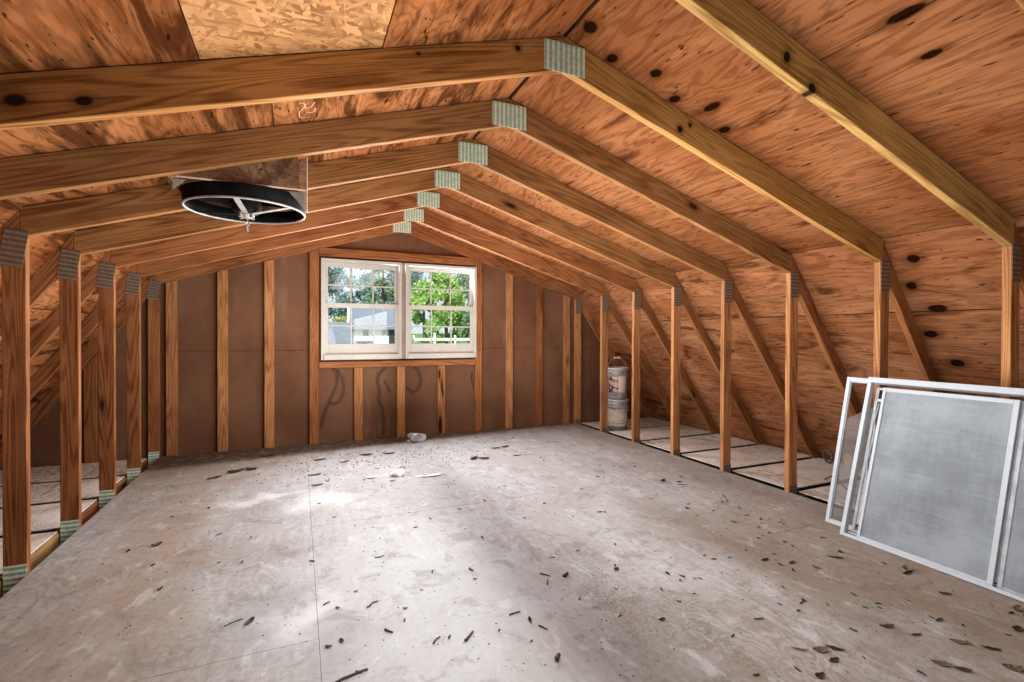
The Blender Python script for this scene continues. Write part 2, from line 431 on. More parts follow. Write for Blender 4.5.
# left slope, with the strand-board patch let in beside the first full rafter
for (ya, yb) in ((YB, 0.65), (1.872, 4.31), (4.313, YF)):
    roof_strip('roof_panel', -0.10, XR - 0.010, ya, yb, M['ply_left'])
for (ya, yb) in ((YB, 0.65), (1.872, 3.70), (3.703, YF)):
    roof_strip('roof_panel', mir(CREX) - 0.001, -0.104, ya, yb, M['ply_left'])
roof_strip('roof_panel', 0.288, XR - 0.010, 0.653, 1.869, M['ply_left'])
roof_strip('roof_panel', mir(CREX) - 0.001, -0.298, 0.653, 1.869, M['ply_left'])
tag(roof_strip('strand_board_panel', -0.294, 0.284, 0.653, 1.869, M['osb'], 0.004), label='pale strand board patch let into the left slope')
# shingle underlay closing the joints from above
bm = bmesh.new()
prism(bm, [(mir(CREX) - 0.05, CREZ + 0.02), (XR, ZT + 0.022), (CREX + 0.05, CREZ + 0.02), (XR, ZT + 0.06)], YB, YF)
mesh_obj('roof_underlay', bm, M['dark'], ceil)
# lower steep slopes
def steep(name, sign, mat, segs):
    e = empty(name); tag(e, kind='structure')
    f = (lambda x: x) if sign > 0 else mir
    for (za, zb, ya, yb) in segs:
        X = lambda z: 4.594 + 0.003 - 0.7114 * z
        poly = [(f(X(za)), za), (f(X(zb)), zb), (f(X(zb) + 0.016), zb), (f(X(za) + 0.016), za)]
        bm = bmesh.new(); prism(bm, poly, ya, yb); mesh_obj('wall_panel', bm, mat, e)
    bm = bmesh.new(); X = lambda z: 4.62 - 0.7114 * z
    prism(bm, [(f(X(-0.3)), -0.3), (f(X(1.80)), 1.80), (f(X(1.80) + 0.02), 1.80), (f(X(-0.3) + 0.02), -0.3)], YB, YF)
    mesh_obj('wall_underlay', bm, M['dark'], e)
    return e
steep('wall_right', 1, M['ply_steep'], [(1.322, 1.770, YB, 1.265), (1.322, 1.770, 1.268, 3.70), (1.322, 1.770, 3.703, YF), (0.28, 1.316, YB, 1.87), (0.28, 1.316, 1.873, 4.31), (0.28, 1.316, 4.313, YF), (-0.2, 0.275, YB, 3.09), (-0.2, 0.275, 3.093, YF)])
steep('wall_left', -1, M['ply_left'], [(1.322, 1.770, YB, 1.265), (1.322, 1.770, 1.268, 3.70), (1.322, 1.770, 3.703, YF), (0.28, 1.316, YB, 1.87), (0.28, 1.316, 1.873, 4.31), (0.28, 1.316, 4.313, YF), (-0.2, 0.275, YB, 3.09), (-0.2, 0.275, 3.093, YF)])

# floor sheets (joints stay open), eave decks between the trusses, dark cavity under them
bm = bmesh.new()
FX0, FX1, FYB = XL + 0.004, XRT + 0.006, 5.556
for (xa, xb, ya, yb) in ((FX0, 0.0695, YB, 1.99), (FX0, 0.0695, 1.992, 4.429), (FX0, 0.0695, 4.431, FYB), (0.071, 2.508, YB, 0.73), (0.071, 2.508, 0.733, 3.168), (0.071, 2.508, 3.171, FYB), (2.511, FX1, YB, 1.99), (2.511, FX1, 1.993, 4.428), (2.511, FX1, 4.431, FYB)):
    box(bm, xa, xb, ya, yb, -0.018, 0.0)
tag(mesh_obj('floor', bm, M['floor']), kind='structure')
for side, f in (('left', mir), ('right', lambda x: x)):
    bm = bmesh.new()
    for k in range(-6, 6):
        ya, yb = TY(k) + 0.058, TY(k + 1) - 0.007
        xa, xb = sorted((f(3.425), f(4.56)))
        if side == 'right' and k in (1, 2, 3):       # boards butt halfway with a dark joint
            box(bm, xa, xa + 0.55, ya, yb, -0.009, -0.002); box(bm, xa + 0.554, xb, ya, yb, -0.011, -0.004)
        else:
            box(bm, xa, xb, ya, yb, -0.009, -0.002)
    tag(mesh_obj('floor_eave_' + side, bm, M['floor_eave']), kind='structure')
bm = bmesh.new(); box(bm, mir(4.9), 4.9, YB, 5.70, -0.30, -0.175)
tag(mesh_obj('floor_cavity', bm, M['dark']), kind='structure')

# gable wall with the window opening: two courses of board meeting at z = 0.99
def outer_x(z): return 4.63 - 0.7114 * z
bm = bmesh.new()
WX0, WX1, WZ0, WZ1 = 0.2140, 1.9530, 0.8840, 1.9660
yA, yB_ = 5.563, 5.576
def wall_piece(poly): prism(bm, poly, yA, yB_)
SEAM = 0.990
L0, R0 = mir(outer_x(-0.2)), outer_x(-0.2)
wall_piece([(L0, -0.17), (WX0, -0.17), (WX0, SEAM - .002), (mir(outer_x(SEAM)), SEAM - .002)])
wall_piece([(WX0, -0.17), (WX1, -0.17), (WX1, WZ0), (WX0, WZ0)])
wall_piece([(WX1, -0.17), (R0, -0.17), (outer_x(SEAM), SEAM - .002), (WX1, SEAM - .002)])
wall_piece([(mir(outer_x(SEAM)), SEAM + .002), (WX0, SEAM + .002), (WX0, top_z(WX0)), (mir(CREX), CREZ)])
wall_piece([(WX1, SEAM + .002), (outer_x(SEAM), SEAM + .002), (CREX, CREZ), (WX1, top_z(WX1))])
wall_piece([(WX0, WZ1), (WX1, WZ1), (WX1, top_z(WX1)), (XR, ZT), (WX0, top_z(WX0))])
wb = tag(mesh_obj('wall_back', bm, M['fibre']), kind='structure')
bm = bmesh.new(); box(bm, L0 + .8, WX0 - .01, 5.5762, 5.5776, SEAM - .05, SEAM + .05); box(bm, WX1 + .01, R0 - .8, 5.5762, 5.5776, SEAM - .05, SEAM + .05)
mesh_obj('seam_backing', bm, M['dark'], wb)
bm = bmesh.new()      # outside cladding
for poly in ([(L0, -0.3), (WX0, -0.3), (WX0, top_z(WX0)), (mir(CREX), CREZ)], [(WX1, -0.3), (R0, -0.3), (CREX, CREZ), (WX1, top_z(WX1))], [(WX0, -0.3), (WX1, -0.3), (WX1, WZ0), (WX0, WZ0)], [(WX0, WZ1), (WX1, WZ1), (WX1, top_z(WX1)), (XR, ZT), (WX0, top_z(WX0))]):
    prism(bm, poly, 5.578, 5.598)
mesh_obj('outer_cladding', bm, plain('cladding_paint', (0.6, 0.6, 0.58), 0.6), wb)
def ribbon(pts, w):
    bm = bmesh.new(); uvl = bm.loops.layers.uv.new('UVMap')
    prev = None; n_ = len(pts)
    for i, p in enumerate(pts):
        a = Vector(pts[max(0, i - 1)]); b = Vector(pts[min(n_ - 1, i + 1)])
        t = (b - a).normalized(); nn = Vector((-t.y, t.x))
        ww = w * (0.9 + 0.2 * random.random())
        l = bm.verts.new((p[0] - nn.x * ww, 5.5615, p[1] - nn.y * ww)); r = bm.verts.new((p[0] + nn.x * ww, 5.5615, p[1] + nn.y * ww))
        if prev:
            f = bm.faces.new((prev[0], prev[1], r, l))
            for lp, u in zip(f.loops, (0, 1, 1, 0)): lp[uvl].uv = (u, i / n_)
        prev = (l, r)
    return bm
def dens(pts, k=5):
    out = []
    P = [Vector(p) for p in pts]
    for i in range(len(P) - 1):
        p0, p1, p2, p3 = P[max(0, i - 1)], P[i], P[i + 1], P[min(len(P) - 1, i + 2)]
        for j in range(k):
            t = j / k
            out.append(0.5 * ((2 * p1) + (p2 - p0) * t + (2 * p0 - 5 * p1 + 4 * p2 - p3) * t * t + (3 * p1 - p0 - 3 * p2 + p3) * t ** 3))
    out.append(P[-1]); return [tuple(o) for o in out]
for pts, w in (([(0.332, 0.793), (0.379, 0.733), (0.371, 0.615), (0.34, 0.533), (0.292, 0.418), (0.238, 0.27), (0.214, 0.155)], .022),
               ([(0.379, 0.775), (0.435, 0.664), (0.443, 0.545), (0.395, 0.429), (0.3, 0.409)], .02),
               ([(0.891, 0.788), (0.822, 0.72), (0.802, 0.634), (0.823, 0.528), (0.814, 0.424), (0.848, 0.353), (0.866, 0.229), (0.866, 0.037)], .024),
               ([(0.874, 0.649), (0.908, 0.577), (0.934, 0.515)], .018),
               ([(1.126, 0.56), (1.189, 0.498), (1.252, 0.528), (1.288, 0.634), (1.252, 0.743), (1.215, 0.789)], .022),
               ([(1.914, 0.707), (1.904, 0.632), (1.934, 0.517)], .016)):
    mesh_obj('water_stain', ribbon(dens(pts), w * 1.5), M['stain'], wb)
# closed gable behind the camera
bm = bmesh.new()
prism(bm, [(L0, -0.3), (R0, -0.3), (CREX, CREZ), (XR, ZT), (mir(CREX), CREZ)], YB - 0.03, YB - 0.001)
tag(mesh_obj('wall_front', bm, M['fibre']), kind='structure')

# ------------------------------------------------------------------ lumber pieces
def lumber(name, poly, ya, yb, mat, parent, theta=0.0, origin=None, bevel=0.0025):
    """poly in x,z; theta tilts the board's own X axis (grain) up from world X."""
    ox, oz = origin if origin else poly[0]
    c, s = math.cos(theta), math.sin(theta)
    loc = [((x - ox) * c + (z - oz) * s, -(x - ox) * s + (z - oz) * c) for x, z in poly]
    bm = bmesh.new(); prism(bm, loc, ya, yb, 'y', bevel)
    o = mesh_obj(name, bm, mat, parent)
    o.location = (ox, 0, oz); o.rotation_euler = (0, -theta, 0)
    return o

TH = 0.0381
aU = math.atan(SL)
aL = math.atan2(1.49, 1.06)
def truss(name, with_knots=None, red=False):
    root = empty(name)
    mat_r = M['pine_red'] if red else M['pine']
    for sgn in (1, -1):
        f = (lambda x: x) if sgn > 0 else mir
        mr = mat_r
        if with_knots: mr = with_knots[0] if sgn > 0 else with_knots[1]
        up = [(f(XR + 0.0006), ZA), (f(XR + 0.0006), ZT), (f(3.335), 1.7728), (f(3.348), 1.758), (f(3.348), ZA - SL * (3.348 - XR))]
        lumber('rafter', up, 0, TH, mr, root, -aU if sgn > 0 else aU)
        lo = [(f(3.3495), 1.756), (f(4.606), -0.02), (f(4.500), -0.02), (f(3.4165), 1.503), (f(3.4165), 1.601), (f(3.3495), 1.6215)]
        lumber('lower_rafter', lo, 0, TH, M['pine_red'], root, -aL if sgn > 0 else aL)
        st = [(f(XRT), -0.15), (f(XRT + .089), -0.15), (f(XRT + .089), 1.600), (f(3.348), 1.6205), (f(XRT), 1.627)]
        lumber('knee_stud', st, 0, TH, M['pine_stud'] if sgn > 0 else M['pine_red'], root, math.pi / 2)
    lumber('bottom_chord', [(mir(XRT) + .001, -0.16), (XRT - .001, -0.16), (XRT - .001, -0.02), (mir(XRT) + .001, -0.02)], 0, TH, M['chord_old'], root)
    for sgn in (1, -1):
        f = (lambda x: x) if sgn > 0 else mir
        lumber('bottom_chord', [(f(XRT + .090), -0.16), (f(4.65), -0.16), (f(4.65), -0.05), (f(XRT + .090), -0.05)], 0, TH, M['chord_old'], root)
    def plate(name_, w, h, x, z, rot, mat, label=None, y=-0.0022):
        bm = bmesh.new(); box(bm, -w / 2, w / 2, -0.001, 0.001, -h / 2, h / 2, 0.0006)
        o = mesh_obj(name_, bm, mat, root); o.location = (x, y, z); o.rotation_euler = (0, -rot, 0)
        if label: o['label'] = label
        return o
    pr = plate('gusset_plate', 0.204, 0.130, XR, 2.368, 0, M['plate'], 'grey-green punched plate over the peak joint')
    plate('gusset_plate', 0.20, 0.088, XRT + .0455, 1.545, math.pi / 2 , M['plate_dull'])
    plate('gusset_plate', 0.18, 0.090, mir(XRT + .044), 1.570, math.pi / 2 - 0.15, M['plate_dull'])
    plate('gusset_plate', 0.19, 0.086, XRT + .0445, -0.045, math.pi / 2, M['plate_dull'])
    plate('gusset_plate', 0.19, 0.086, mir(XRT + .0445), -0.045, math.pi / 2, M['plate'], 'pale green punched plate at the foot of the left stud')
    plate('gusset_plate', 0.05, 0.03, 4.505, 0.013, 0, M['plate_dull'])
    plate('gusset_plate', 0.05, 0.03, mir(4.505), 0.013, 0, M['plate_dull'])
    return root

def copy_tree(o, parent=None):
    c = o.copy(); C.objects.link(c)
    c.parent = parent
    for ch in list(o.children):
        copy_tree(ch, c)
    return c

# knots of the big near rafter, in that rafter's own axes
def local_knots(pts, sgn):
    f = (lambda x: x) if sgn > 0 else mir
    th = -aU if sgn > 0 else aU
    ox, oz = f(XR + 0.0006), ZA
    c, s = math.cos(th), math.sin(th)
    return [((x - ox) * c + (z - oz) * s, 0, -(x - ox) * s + (z - oz) * c, rx, .2, rz) for x, z, rx, rz in pts]
kr0 = lumber_mat('pine_near_right', (0.402, 0.223, 0.076), (0.144, 0.061, 0.013), local_knots([(1.711, 2.173, .017, .016), (1.775, 2.204, .009, .012)], 1), 0.6)
kl0 = lumber_mat('pine_near_left', (0.402, 0.195, 0.065), (0.117, 0.041, 0.009), local_knots([(-0.749, 1.835, .026, .017), (-0.592, 1.863, .022, .014), (0.838, 2.361, .012, .012), (0.42, 2.24, .008, .006)], -1), 0.15)
kr1 = lumber_mat('pine_nearest_right', (0.513, 0.323, 0.117), (0.207, 0.106, 0.029), local_knots([(1.659, 2.197, .017, .022), (1.80, 2.11, .02, .02)], 1), 0.5)
TL = {
    -2: 'pine roof truss of which only a rafter corner shows, top right of the photo',
    -1: 'bare pine roof truss whose long yellowish rafter crosses above the leaning window frames',
    0: 'nearest whole roof truss, large knots on its left rafter, big grey-green peak plate',
    1: 'bare pine roof truss whose left rafter passes just in front of the black fan',
    2: 'pine roof truss just behind the black fan, its stud nearest at the left edge',
    3: 'bare pine roof truss next behind the one carrying the back of the fan',
    4: 'bare pine roof truss second out from the one fixed to the window wall',
    5: 'bare pine roof truss whose right stud stands in front of the stacked pails',
    6: 'bare pine roof truss fixed flat against the brown window wall',
}
first = truss('roof_truss')
tr0 = truss('roof_truss', (kr0, kl0)); trm = truss('roof_truss', (kr1, kl0))
reds = truss('roof_truss', None, True)
used = set()
for k in range(-2, 7):
    src = tr0 if k == 0 else trm if k == -1 else reds if k >= 4 else first
    o = src if src.name not in used else copy_tree(src)
    used.add(o.name)
    o.location = (0, TY(k) + (0.0 if k < 6 else 0.0), 0)
    tag(o, TL[k], 'roof truss', 'roof trusses along the attic')
    if k == 6:
        for ch in list(o.children):
            if ch.name.startswith('rafter'): pass

# blocking boards seen in the slot along the left edge of the floor
BL = {1: 'ochre blocking board on edge beside the floor, lower left corner of the photo',
      2: 'ochre blocking board on edge between the two nearest left studs',
      3: 'brown blocking board on edge between the second and third left studs',
      4: 'brown blocking board on edge between the third and fourth left studs',
      5: 'brown blocking board on edge at the far end of the left stud row'}
for k in range(1, 6):
    bm = bmesh.new()
    L = S - TH - 0.004
    box(bm, -L / 2, L / 2, -0.019, 0.019, -0.07, 0.07, 0.002)
    o = mesh_obj('blocking_board', bm, M['ochre'] if k < 3 else M['pine_red'])
    o.rotation_euler = (0, 0, math.pi / 2)
    o.location = (mir(XRT + 0.112), TY(k) + TH + 0.002 + L / 2, -0.085)
    tag(o, BL[k], 'board', 'blocking boards along the left edge')

# gable wall studs
def gstud(xc, z0, z1, label, w=0.089, mat=None):
    za = (ZA - SL * abs(xc - w / 2 - XR) - 0.004) if z1 is None else z1
    zb = (ZA - SL * abs(xc + w / 2 - XR) - 0.004) if z1 is None else z1
    poly = [(xc - w / 2, z0), (xc + w / 2, z0), (xc + w / 2, zb), (xc - w / 2, za)]
    o = lumber('wall_stud', poly, 5.524, 5.561, mat or M['pine_stud'], None, math.pi / 2)
    tag(o, label, 'stud', 'studs of the window wall', 'thing'); return o
gstud(-1.106, 0.0, None, 'wall stud furthest left on the window wall, beside the row of left studs')
gstud(-0.687, 0.0, None, 'wall stud third to the left of the window')
gstud(-0.275, 0.0, None, 'wall stud next but one to the left of the window, under the fan chain')
def eave_stud(xc, label):
    zt = lambda x: (mir(x) - 4.499) / -0.7114 - .02
    poly = [(xc - .0445, -.002), (xc + .0445, -.002), (xc + .0445, zt(xc + .0445)), (xc - .0445, zt(xc - .0445))]
    tag(lumber('wall_stud', poly, 5.524, 5.561, M['pine_red'], None, math.pi / 2), label, 'stud', 'studs of the window wall', 'thing')
eave_stud(-1.72, 'dim wall stud in the left eave, seen between the second and third left studs')
gstud(0.148, 0.0, None, 'wall stud hard against the left side of the window', mat=M['pine_red'])
gstud(0.596, 0.0, 0.797, 'short stud under the left half of the window')
gstud(1.055, 0.0, 0.797, 'short stud under the middle post of the window')
gstud(1.523, 0.0, 0.797, 'short stud with a dark split under the right half of the window', mat=lumber_mat('pine_split_stud', (0.42, 0.20, 0.085), (0.165, 0.062, 0.020), [(0.56, 5.54, .050, .075, .2, .010), (0.47, 5.54, .062, .05, .2, .008), (0.10, 5.54, .03, .11, .2, .02), (0.70, 5.54, .02, .05, .2, .012), (0.56, 5.54, -.050, .075, .2, .010), (0.47, 5.54, -.062, .05, .2, .008), (0.10, 5.54, -.03, .11, .2, .02), (0.70, 5.54, -.02, .05, .2, .012)], .4))
gstud(1.980, 0.0, None, 'wall stud hard against the right side of the window', mat=M['pine_red'])
gstud(2.387, 0.0, None, 'first wall stud to the right of the window, clear of it')
gstud(2.802, 0.0, None, 'dark wall stud second to the right of the window', mat=M['pine_red'])
gstud(3.204, 0.0, None, 'wall stud furthest right on the window wall, near the pails')
for nm, z0, z1, lab in (('header_board', 1.986, 2.075, 'flat pine board across the top of the window'), ('sill_board', 0.800, 0.864, 'flat pine board across the bottom of the window')):
    o = lumber(nm, [(0.195, z0), (1.933, z0), (1.933, z1), (0.195, z1)], 5.518, 5.561, M['pine_red'], None, 0)
    tag(o, lab, 'board', None, 'thing')

# ------------------------------------------------------------------ windows (two double-hung units, six panes per sash)
def window(idx, x0, x1):
    w = tag(empty('window_%d' % idx, ((x0 + x1) / 2, 5.57, 0.885)), kind='structure')
    cx, z0 = (x0 + x1) / 2, 0.885
    W = x1 - x0
    def L(o): return o
    bm = bmesh.new(); h = W / 2
    ya, yb = -0.052, 0.040
    box(bm, -h, -h + 0.028, ya, yb, 0, 1.08, 0.002); box(bm, h - 0.028, h, ya, yb, 0, 1.08, 0.002)
    box(bm, -h + .028, h - .028, ya, yb, 1.048, 1.08, 0.002); box(bm, -h + .028, h - .028, ya - 0.012, yb, 0, 0.058, 0.003)
    # inner stops
    box(bm, -h + .028, -h + .040, -0.045, -0.034, .058, 1.048); box(bm, h - .040, h - .028, -0.045, -0.034, .058, 1.048)
    mesh_obj('window_frame', bm, M['white_frame'], w)
    def sash(name, za, zb, y0, y1, bot, top):
        bm = bmesh.new()
        xa, xb = -h + 0.030, h - 0.030; st = 0.042
        box(bm, xa, xa + st, y0, y1, za, zb, .002); box(bm, xb - st, xb, y0, y1, za, zb, .002)
        box(bm, xa + st, xb - st, y0, y1, za, za + bot, .002); box(bm, xa + st, xb - st, y0, y1, zb - top, zb, .002)
        gx0, gx1, gz0, gz1 = xa + st, xb - st, za + bot, zb - top
        o = mesh_obj(name, bm, M['white_frame'], w)
        bm = bmesh.new()
        for i in (1, 2):
            x = gx0 + (gx1 - gx0) * i / 3; box(bm, x - .0075, x + .0075, y0 + .005, y1 - .005, gz0, gz1, .002)
        zm = (gz0 + gz1) / 2
        for i in range(3):
            a = gx0 + (gx1 - gx0) * i / 3 + (.0075 if i else 0); b = gx0 + (gx1 - gx0) * (i + 1) / 3 - (.0075 if i < 2 else 0)
            box(bm, a, b, y0 + .005, y1 - .005, zm - .0075, zm + .0075, .002)
        mesh_obj('glazing_bars', bm, M['white_frame'], o)
        bm = bmesh.new(); ym = (y0 + y1) / 2; box(bm, gx0, gx1, ym - .0015, ym + .0015, gz0, gz1)
        mesh_obj('pane', bm, M['glass'], o)
        return o
    sash('upper_sash', 0.560, 1.048, 0.004, 0.032, 0.050, 0.050)
    lo = sash('lower_sash', 0.058, 0.610, -0.030, -0.002, 0.112, 0.050)
    bm = bmesh.new(); box(bm, -0.03, 0.03, -0.040, -0.030, 0.600, 0.612, .002)
    mesh_obj('sash_lock', bm, M['white_frame'], lo)
    return w
window(1, 0.215, 1.062)
window(2, 1.104, 1.952)
bm = bmesh.new(); box(bm, 1.0635, 1.1025, 5.535, 5.60, 0.885, 1.965, .002)
tag(mesh_obj('trim_1', bm, plain('mullion_board', (0.24, 0.19, 0.15), 0.6, vary=.15)), kind='structure')

# ------------------------------------------------------------------ attic fan
FX, FY, FZ = -0.238, 2.765, 1.842
fan = tag(empty('attic_fan', (FX, FY, FZ)), 'black round attic fan hung in a weathered board box under the left roof slope', 'fan')
def fobj(name, bm, mat, smooth=False, parent=None, label=None):
    bmesh.ops.translate(bm, verts=bm.verts[:], vec=(-FX, -FY, -FZ))
    o = mesh_obj(name, bm, mat, parent or fan, smooth=smooth)
    if label: o['label'] = label
    return o
bz = lambda x: ZA - SL * (XR - x) - .004
bm = bmesh.new(); prism(bm, [(-0.485, FZ), (-0.002, FZ), (-0.002, bz(-.002) + .10), (-0.485, bz(-0.485) + .10)], 2.5150, 2.527, bevel=.001)
fobj('front_board', bm, M['weathered'])
bm = bmesh.new(); prism(bm, [(-0.485, FZ), (0.033, FZ), (0.033, bz(.033)), (-0.485, bz(-0.485) + .02)], 3.066, 3.080, bevel=.001)
fobj('back_board', bm, M['weathered'])
for xa, xb in ((-0.001, 0.034), (-0.521, -0.486)):
    bm = bmesh.new(); box(bm, xa, xb, 2.515, 3.064, FZ, bz(xa) + (.0 if xa < -.1 else -.002) + (.02 if xa < -.1 else 0), .002)
    fobj('side_board', bm, M['weathered'])
bm = bmesh.new(); box(bm, -.485, .033, 2.5133, 2.5148, FZ - .002, FZ + .005); fobj('edge_strip', bm, M['pale'], label='thin pale strip along the lower edge of the front board')
bm = bmesh.new(); box(bm, .0345, .0385, 2.5135, 2.530, FZ - .094, bz(.034) - .002, .0008); fobj('edge_strip', bm, M['pale'], label='thin pale strip down the box corner')
# venturi ring, bright lower rim
RR = 0.270
bm = bmesh.new(); lathe(bm, [(RR + .001, FZ - .002), (RR, FZ - .010), (RR - .002, FZ - .066), (RR - .007, FZ - .066), (RR - .005, FZ - .010), (RR + .008, FZ - .002)], FX, FY, 64, True)
fobj('shroud', bm, M['black_metal'], True)
bm = bmesh.new(); tube(bm, [(FX + (RR - .004) * math.cos(2 * math.pi * k / 64), FY + (RR - .004) * math.sin(2 * math.pi * k / 64), FZ - .067) for k in range(64)], .0055, 8, True)
fobj('rim', bm, M['rim'], True)
HZ = FZ - 0.088
for ang in (-95, -38, 152):
    a = R(ang); d = Vector((math.cos(a), math.sin(a), 0)); t = Vector((-d.y, d.x, 0))
    P0 = Vector((FX, FY, HZ + .004)) + d * .03; P1 = Vector((FX, FY, FZ - .066)) + d * (RR - .004)
    bm = bmesh.new()
    vs = []
    for p, w in ((P0, .012), (P1, .012)):
        for sx, sz in ((-1, 0), (1, 0), (1, .004), (-1, .004)): vs.append(bm.verts.new(p + t * w * sx + Vector((0, 0, sz))))
    for q in ((0, 1, 2, 3), (4, 7, 6, 5), (0, 4, 5, 1), (1, 5, 6, 2), (2, 6, 7, 3), (3, 7, 4, 0)): bm.faces.new([vs[i] for i in q])
    fobj('strut', bm, M['steel'] if ang < 0 else M['black_metal'])
bm = bmesh.new(); lathe(bm, [(0, HZ + .10), (.058, HZ + .098), (.066, HZ + .085), (.066, HZ + .025), (.05, HZ + .008), (0, HZ + .008)], FX, FY, 28)
fobj('motor', bm, M['fan_dark'], True)
bm = bmesh.new(); lathe(bm, [(0, HZ + .010), (.032, HZ + .010), (.034, HZ), (.026, HZ - .012), (.012, HZ - .016), (0, HZ - .016)], FX, FY, 20)
for a in range(4):
    aa = R(45 + 90 * a); lathe(bm, [(0, HZ + .012), (.008, HZ + .012), (.008, HZ - .014), (0, HZ - .014)], FX + .036 * math.cos(aa), FY + .036 * math.sin(aa), 8)
fobj('hub', bm, M['steel'])
bm = bmesh.new()
tube(bm, [(FX + .002, FY, HZ - .014), (FX + .004, FY, HZ - .030), (FX - .006, FY, HZ - .044), (FX + .001, FY, HZ - .060), (FX + .010, FY, HZ - .046), (FX + .006, FY, HZ - .028)], .003, 6)
tube(bm, [(FX, FY, HZ - .055), (FX + .002, FY, HZ - .078)], .006, 8)
fobj('pull_hook', bm, M['steel'])
for a in range(4):
    ang = R(20 + 90 * a)
    bm = bmesh.new(); rows = []
    for i in range(6):
        r = .062 + (.235 - .062) * i / 5; half = R(26 - 2 * i)
        rows.append([bm.verts.new((FX + r * math.cos(ang + half * s), FY + r * math.sin(ang + half * s), HZ + .075 + .022 * s)) for s in (-1, -.5, 0, .5, 1)])
    for i in range(5):
        for j in range(4): bm.faces.new((rows[i][j], rows[i][j + 1], rows[i + 1][j + 1], rows[i + 1][j]))
    bmesh.ops.solidify(bm, geom=bm.faces[:], thickness=.0015)
    fobj('blade', bm, M['fan_dark'])
for poly, y in (([(-.045, FZ - .001), (.033, FZ - .001), (.033, FZ - .090)], 2.545), ([(-.505, FZ - .001), (-.455, FZ - .001), (-.505, FZ - .05)], 2.545)):
    bm = bmesh.new(); prism(bm, poly, y, y + .003)
    fobj('corner_bracket', bm, M['sheet'])

# ------------------------------------------------------------------ leaning window frames
def lean(name, x, y, dx, dz, label, cat):
    o = empty(name, (x, y, 0))
    l = math.hypot(dx, dz)
    X = Vector((0, -1, 0)); Z = Vector((dx / l, 0, dz / l)); Yv = Z.cross(X)
    o.matrix_world = Matrix(((X.x, Yv.x, Z.x, x), (X.y, Yv.y, Z.y, y), (X.z, Yv.z, Z.z, 0.0), (0, 0, 0, 1)))
    return tag(o, label, cat)
def frame_bm(u0, u1, s0, s1, y0, y1, wl, wr, wb, wt, bev=.0015):
    bm = bmesh.new()
    box(bm, u0, u0 + wl, y0, y1, s0, s1, bev); box(bm, u1 - wr, u1, y0, y1, s0, s1, bev)
    box(bm, u0 + wl, u1 - wr, y0, y1, s0, s0 + wb, bev); box(bm, u0 + wl, u1 - wr, y0, y1, s1 - wt, s1, bev)
    return bm
B = lean('storm_window', 2.895, 1.832, .2600, .9130, 'large white aluminium storm window with grey mesh leaning nearest, cut by the right edge', 'storm window')
UW = 1.34
bm = frame_bm(0, UW, .004, .952, 0.0, .036, .022, .03, .018, .032)
# a shallow track lip runs round the face of the frame
box(bm, .028, UW - .03, .030, .036, .026, .034); mesh_obj('outer_frame', bm, M['alu'], B)
mesh_obj('back_panel_frame', frame_bm(.044, .69, .040, .896, .024, .034, .016, .02, .014, .014), M['alu_edge'], B)
bm = bmesh.new(); box(bm, .060, .67, .0275, .030, .054, .882); mesh_obj('glass_pane', bm, M['storm_glass'], B)
bm = bmesh.new(); box(bm, .060, .67, .0225, .0275, .812, .828, .001); mesh_obj('cross_bar', bm, M['alu'], B)
p1 = mesh_obj('screen_panel', frame_bm(.088, .681, .022, .896, .006, .018, .016, .022, .012, .022), M['alu'], B)
bm = bmesh.new(); box(bm, .104, .659, .0112, .0122, .034, .874); mesh_obj('mesh', bm, M['screen'], p1)
p2 = mesh_obj('screen_panel', frame_bm(.6925, UW - .034, .022, .896, .0145, .0225, .018, .03, .012, .022), M['alu_edge'], B)
bm = bmesh.new(); box(bm, .7105, UW - .064, .018, .019, .034, .874); mesh_obj('mesh', bm, M['screen'], p2)
bm = bmesh.new()     # crumpled loose spline hanging between the two frames
tube(bm, [(.074, .020, .80), (.066, .018, .70), (.078, .019, .62), (.070, .018, .55), (.064, .019, .45), (.073, .019, .38)], .003, 6); mesh_obj('loose_spline', bm, M['alu_edge'], B)

A = lean('screen_frame', 3.010, 1.994, .205, .895, 'narrow-edged white screen frame with torn mesh, leaning behind the larger storm window', 'screen frame')
mesh_obj('outer_frame', frame_bm(0, .95, .003, .924, 0.0, .020, .022, .03, .024, .026), M['alu'], A)
mesh_obj('inner_lip', frame_bm(.022, .92, .027, .898, .006, .016, .006, .006, .006, .006, 0), M['alu_edge'], A)
bm = bmesh.new(); prism(bm, [(.028, .033), (.914, .033), (.914, .80), (.30, .78), (.16, .742), (.10, .705), (.028, .655)], .0105, .0113); mesh_obj('torn_mesh', bm, M['screen_thin'], A)

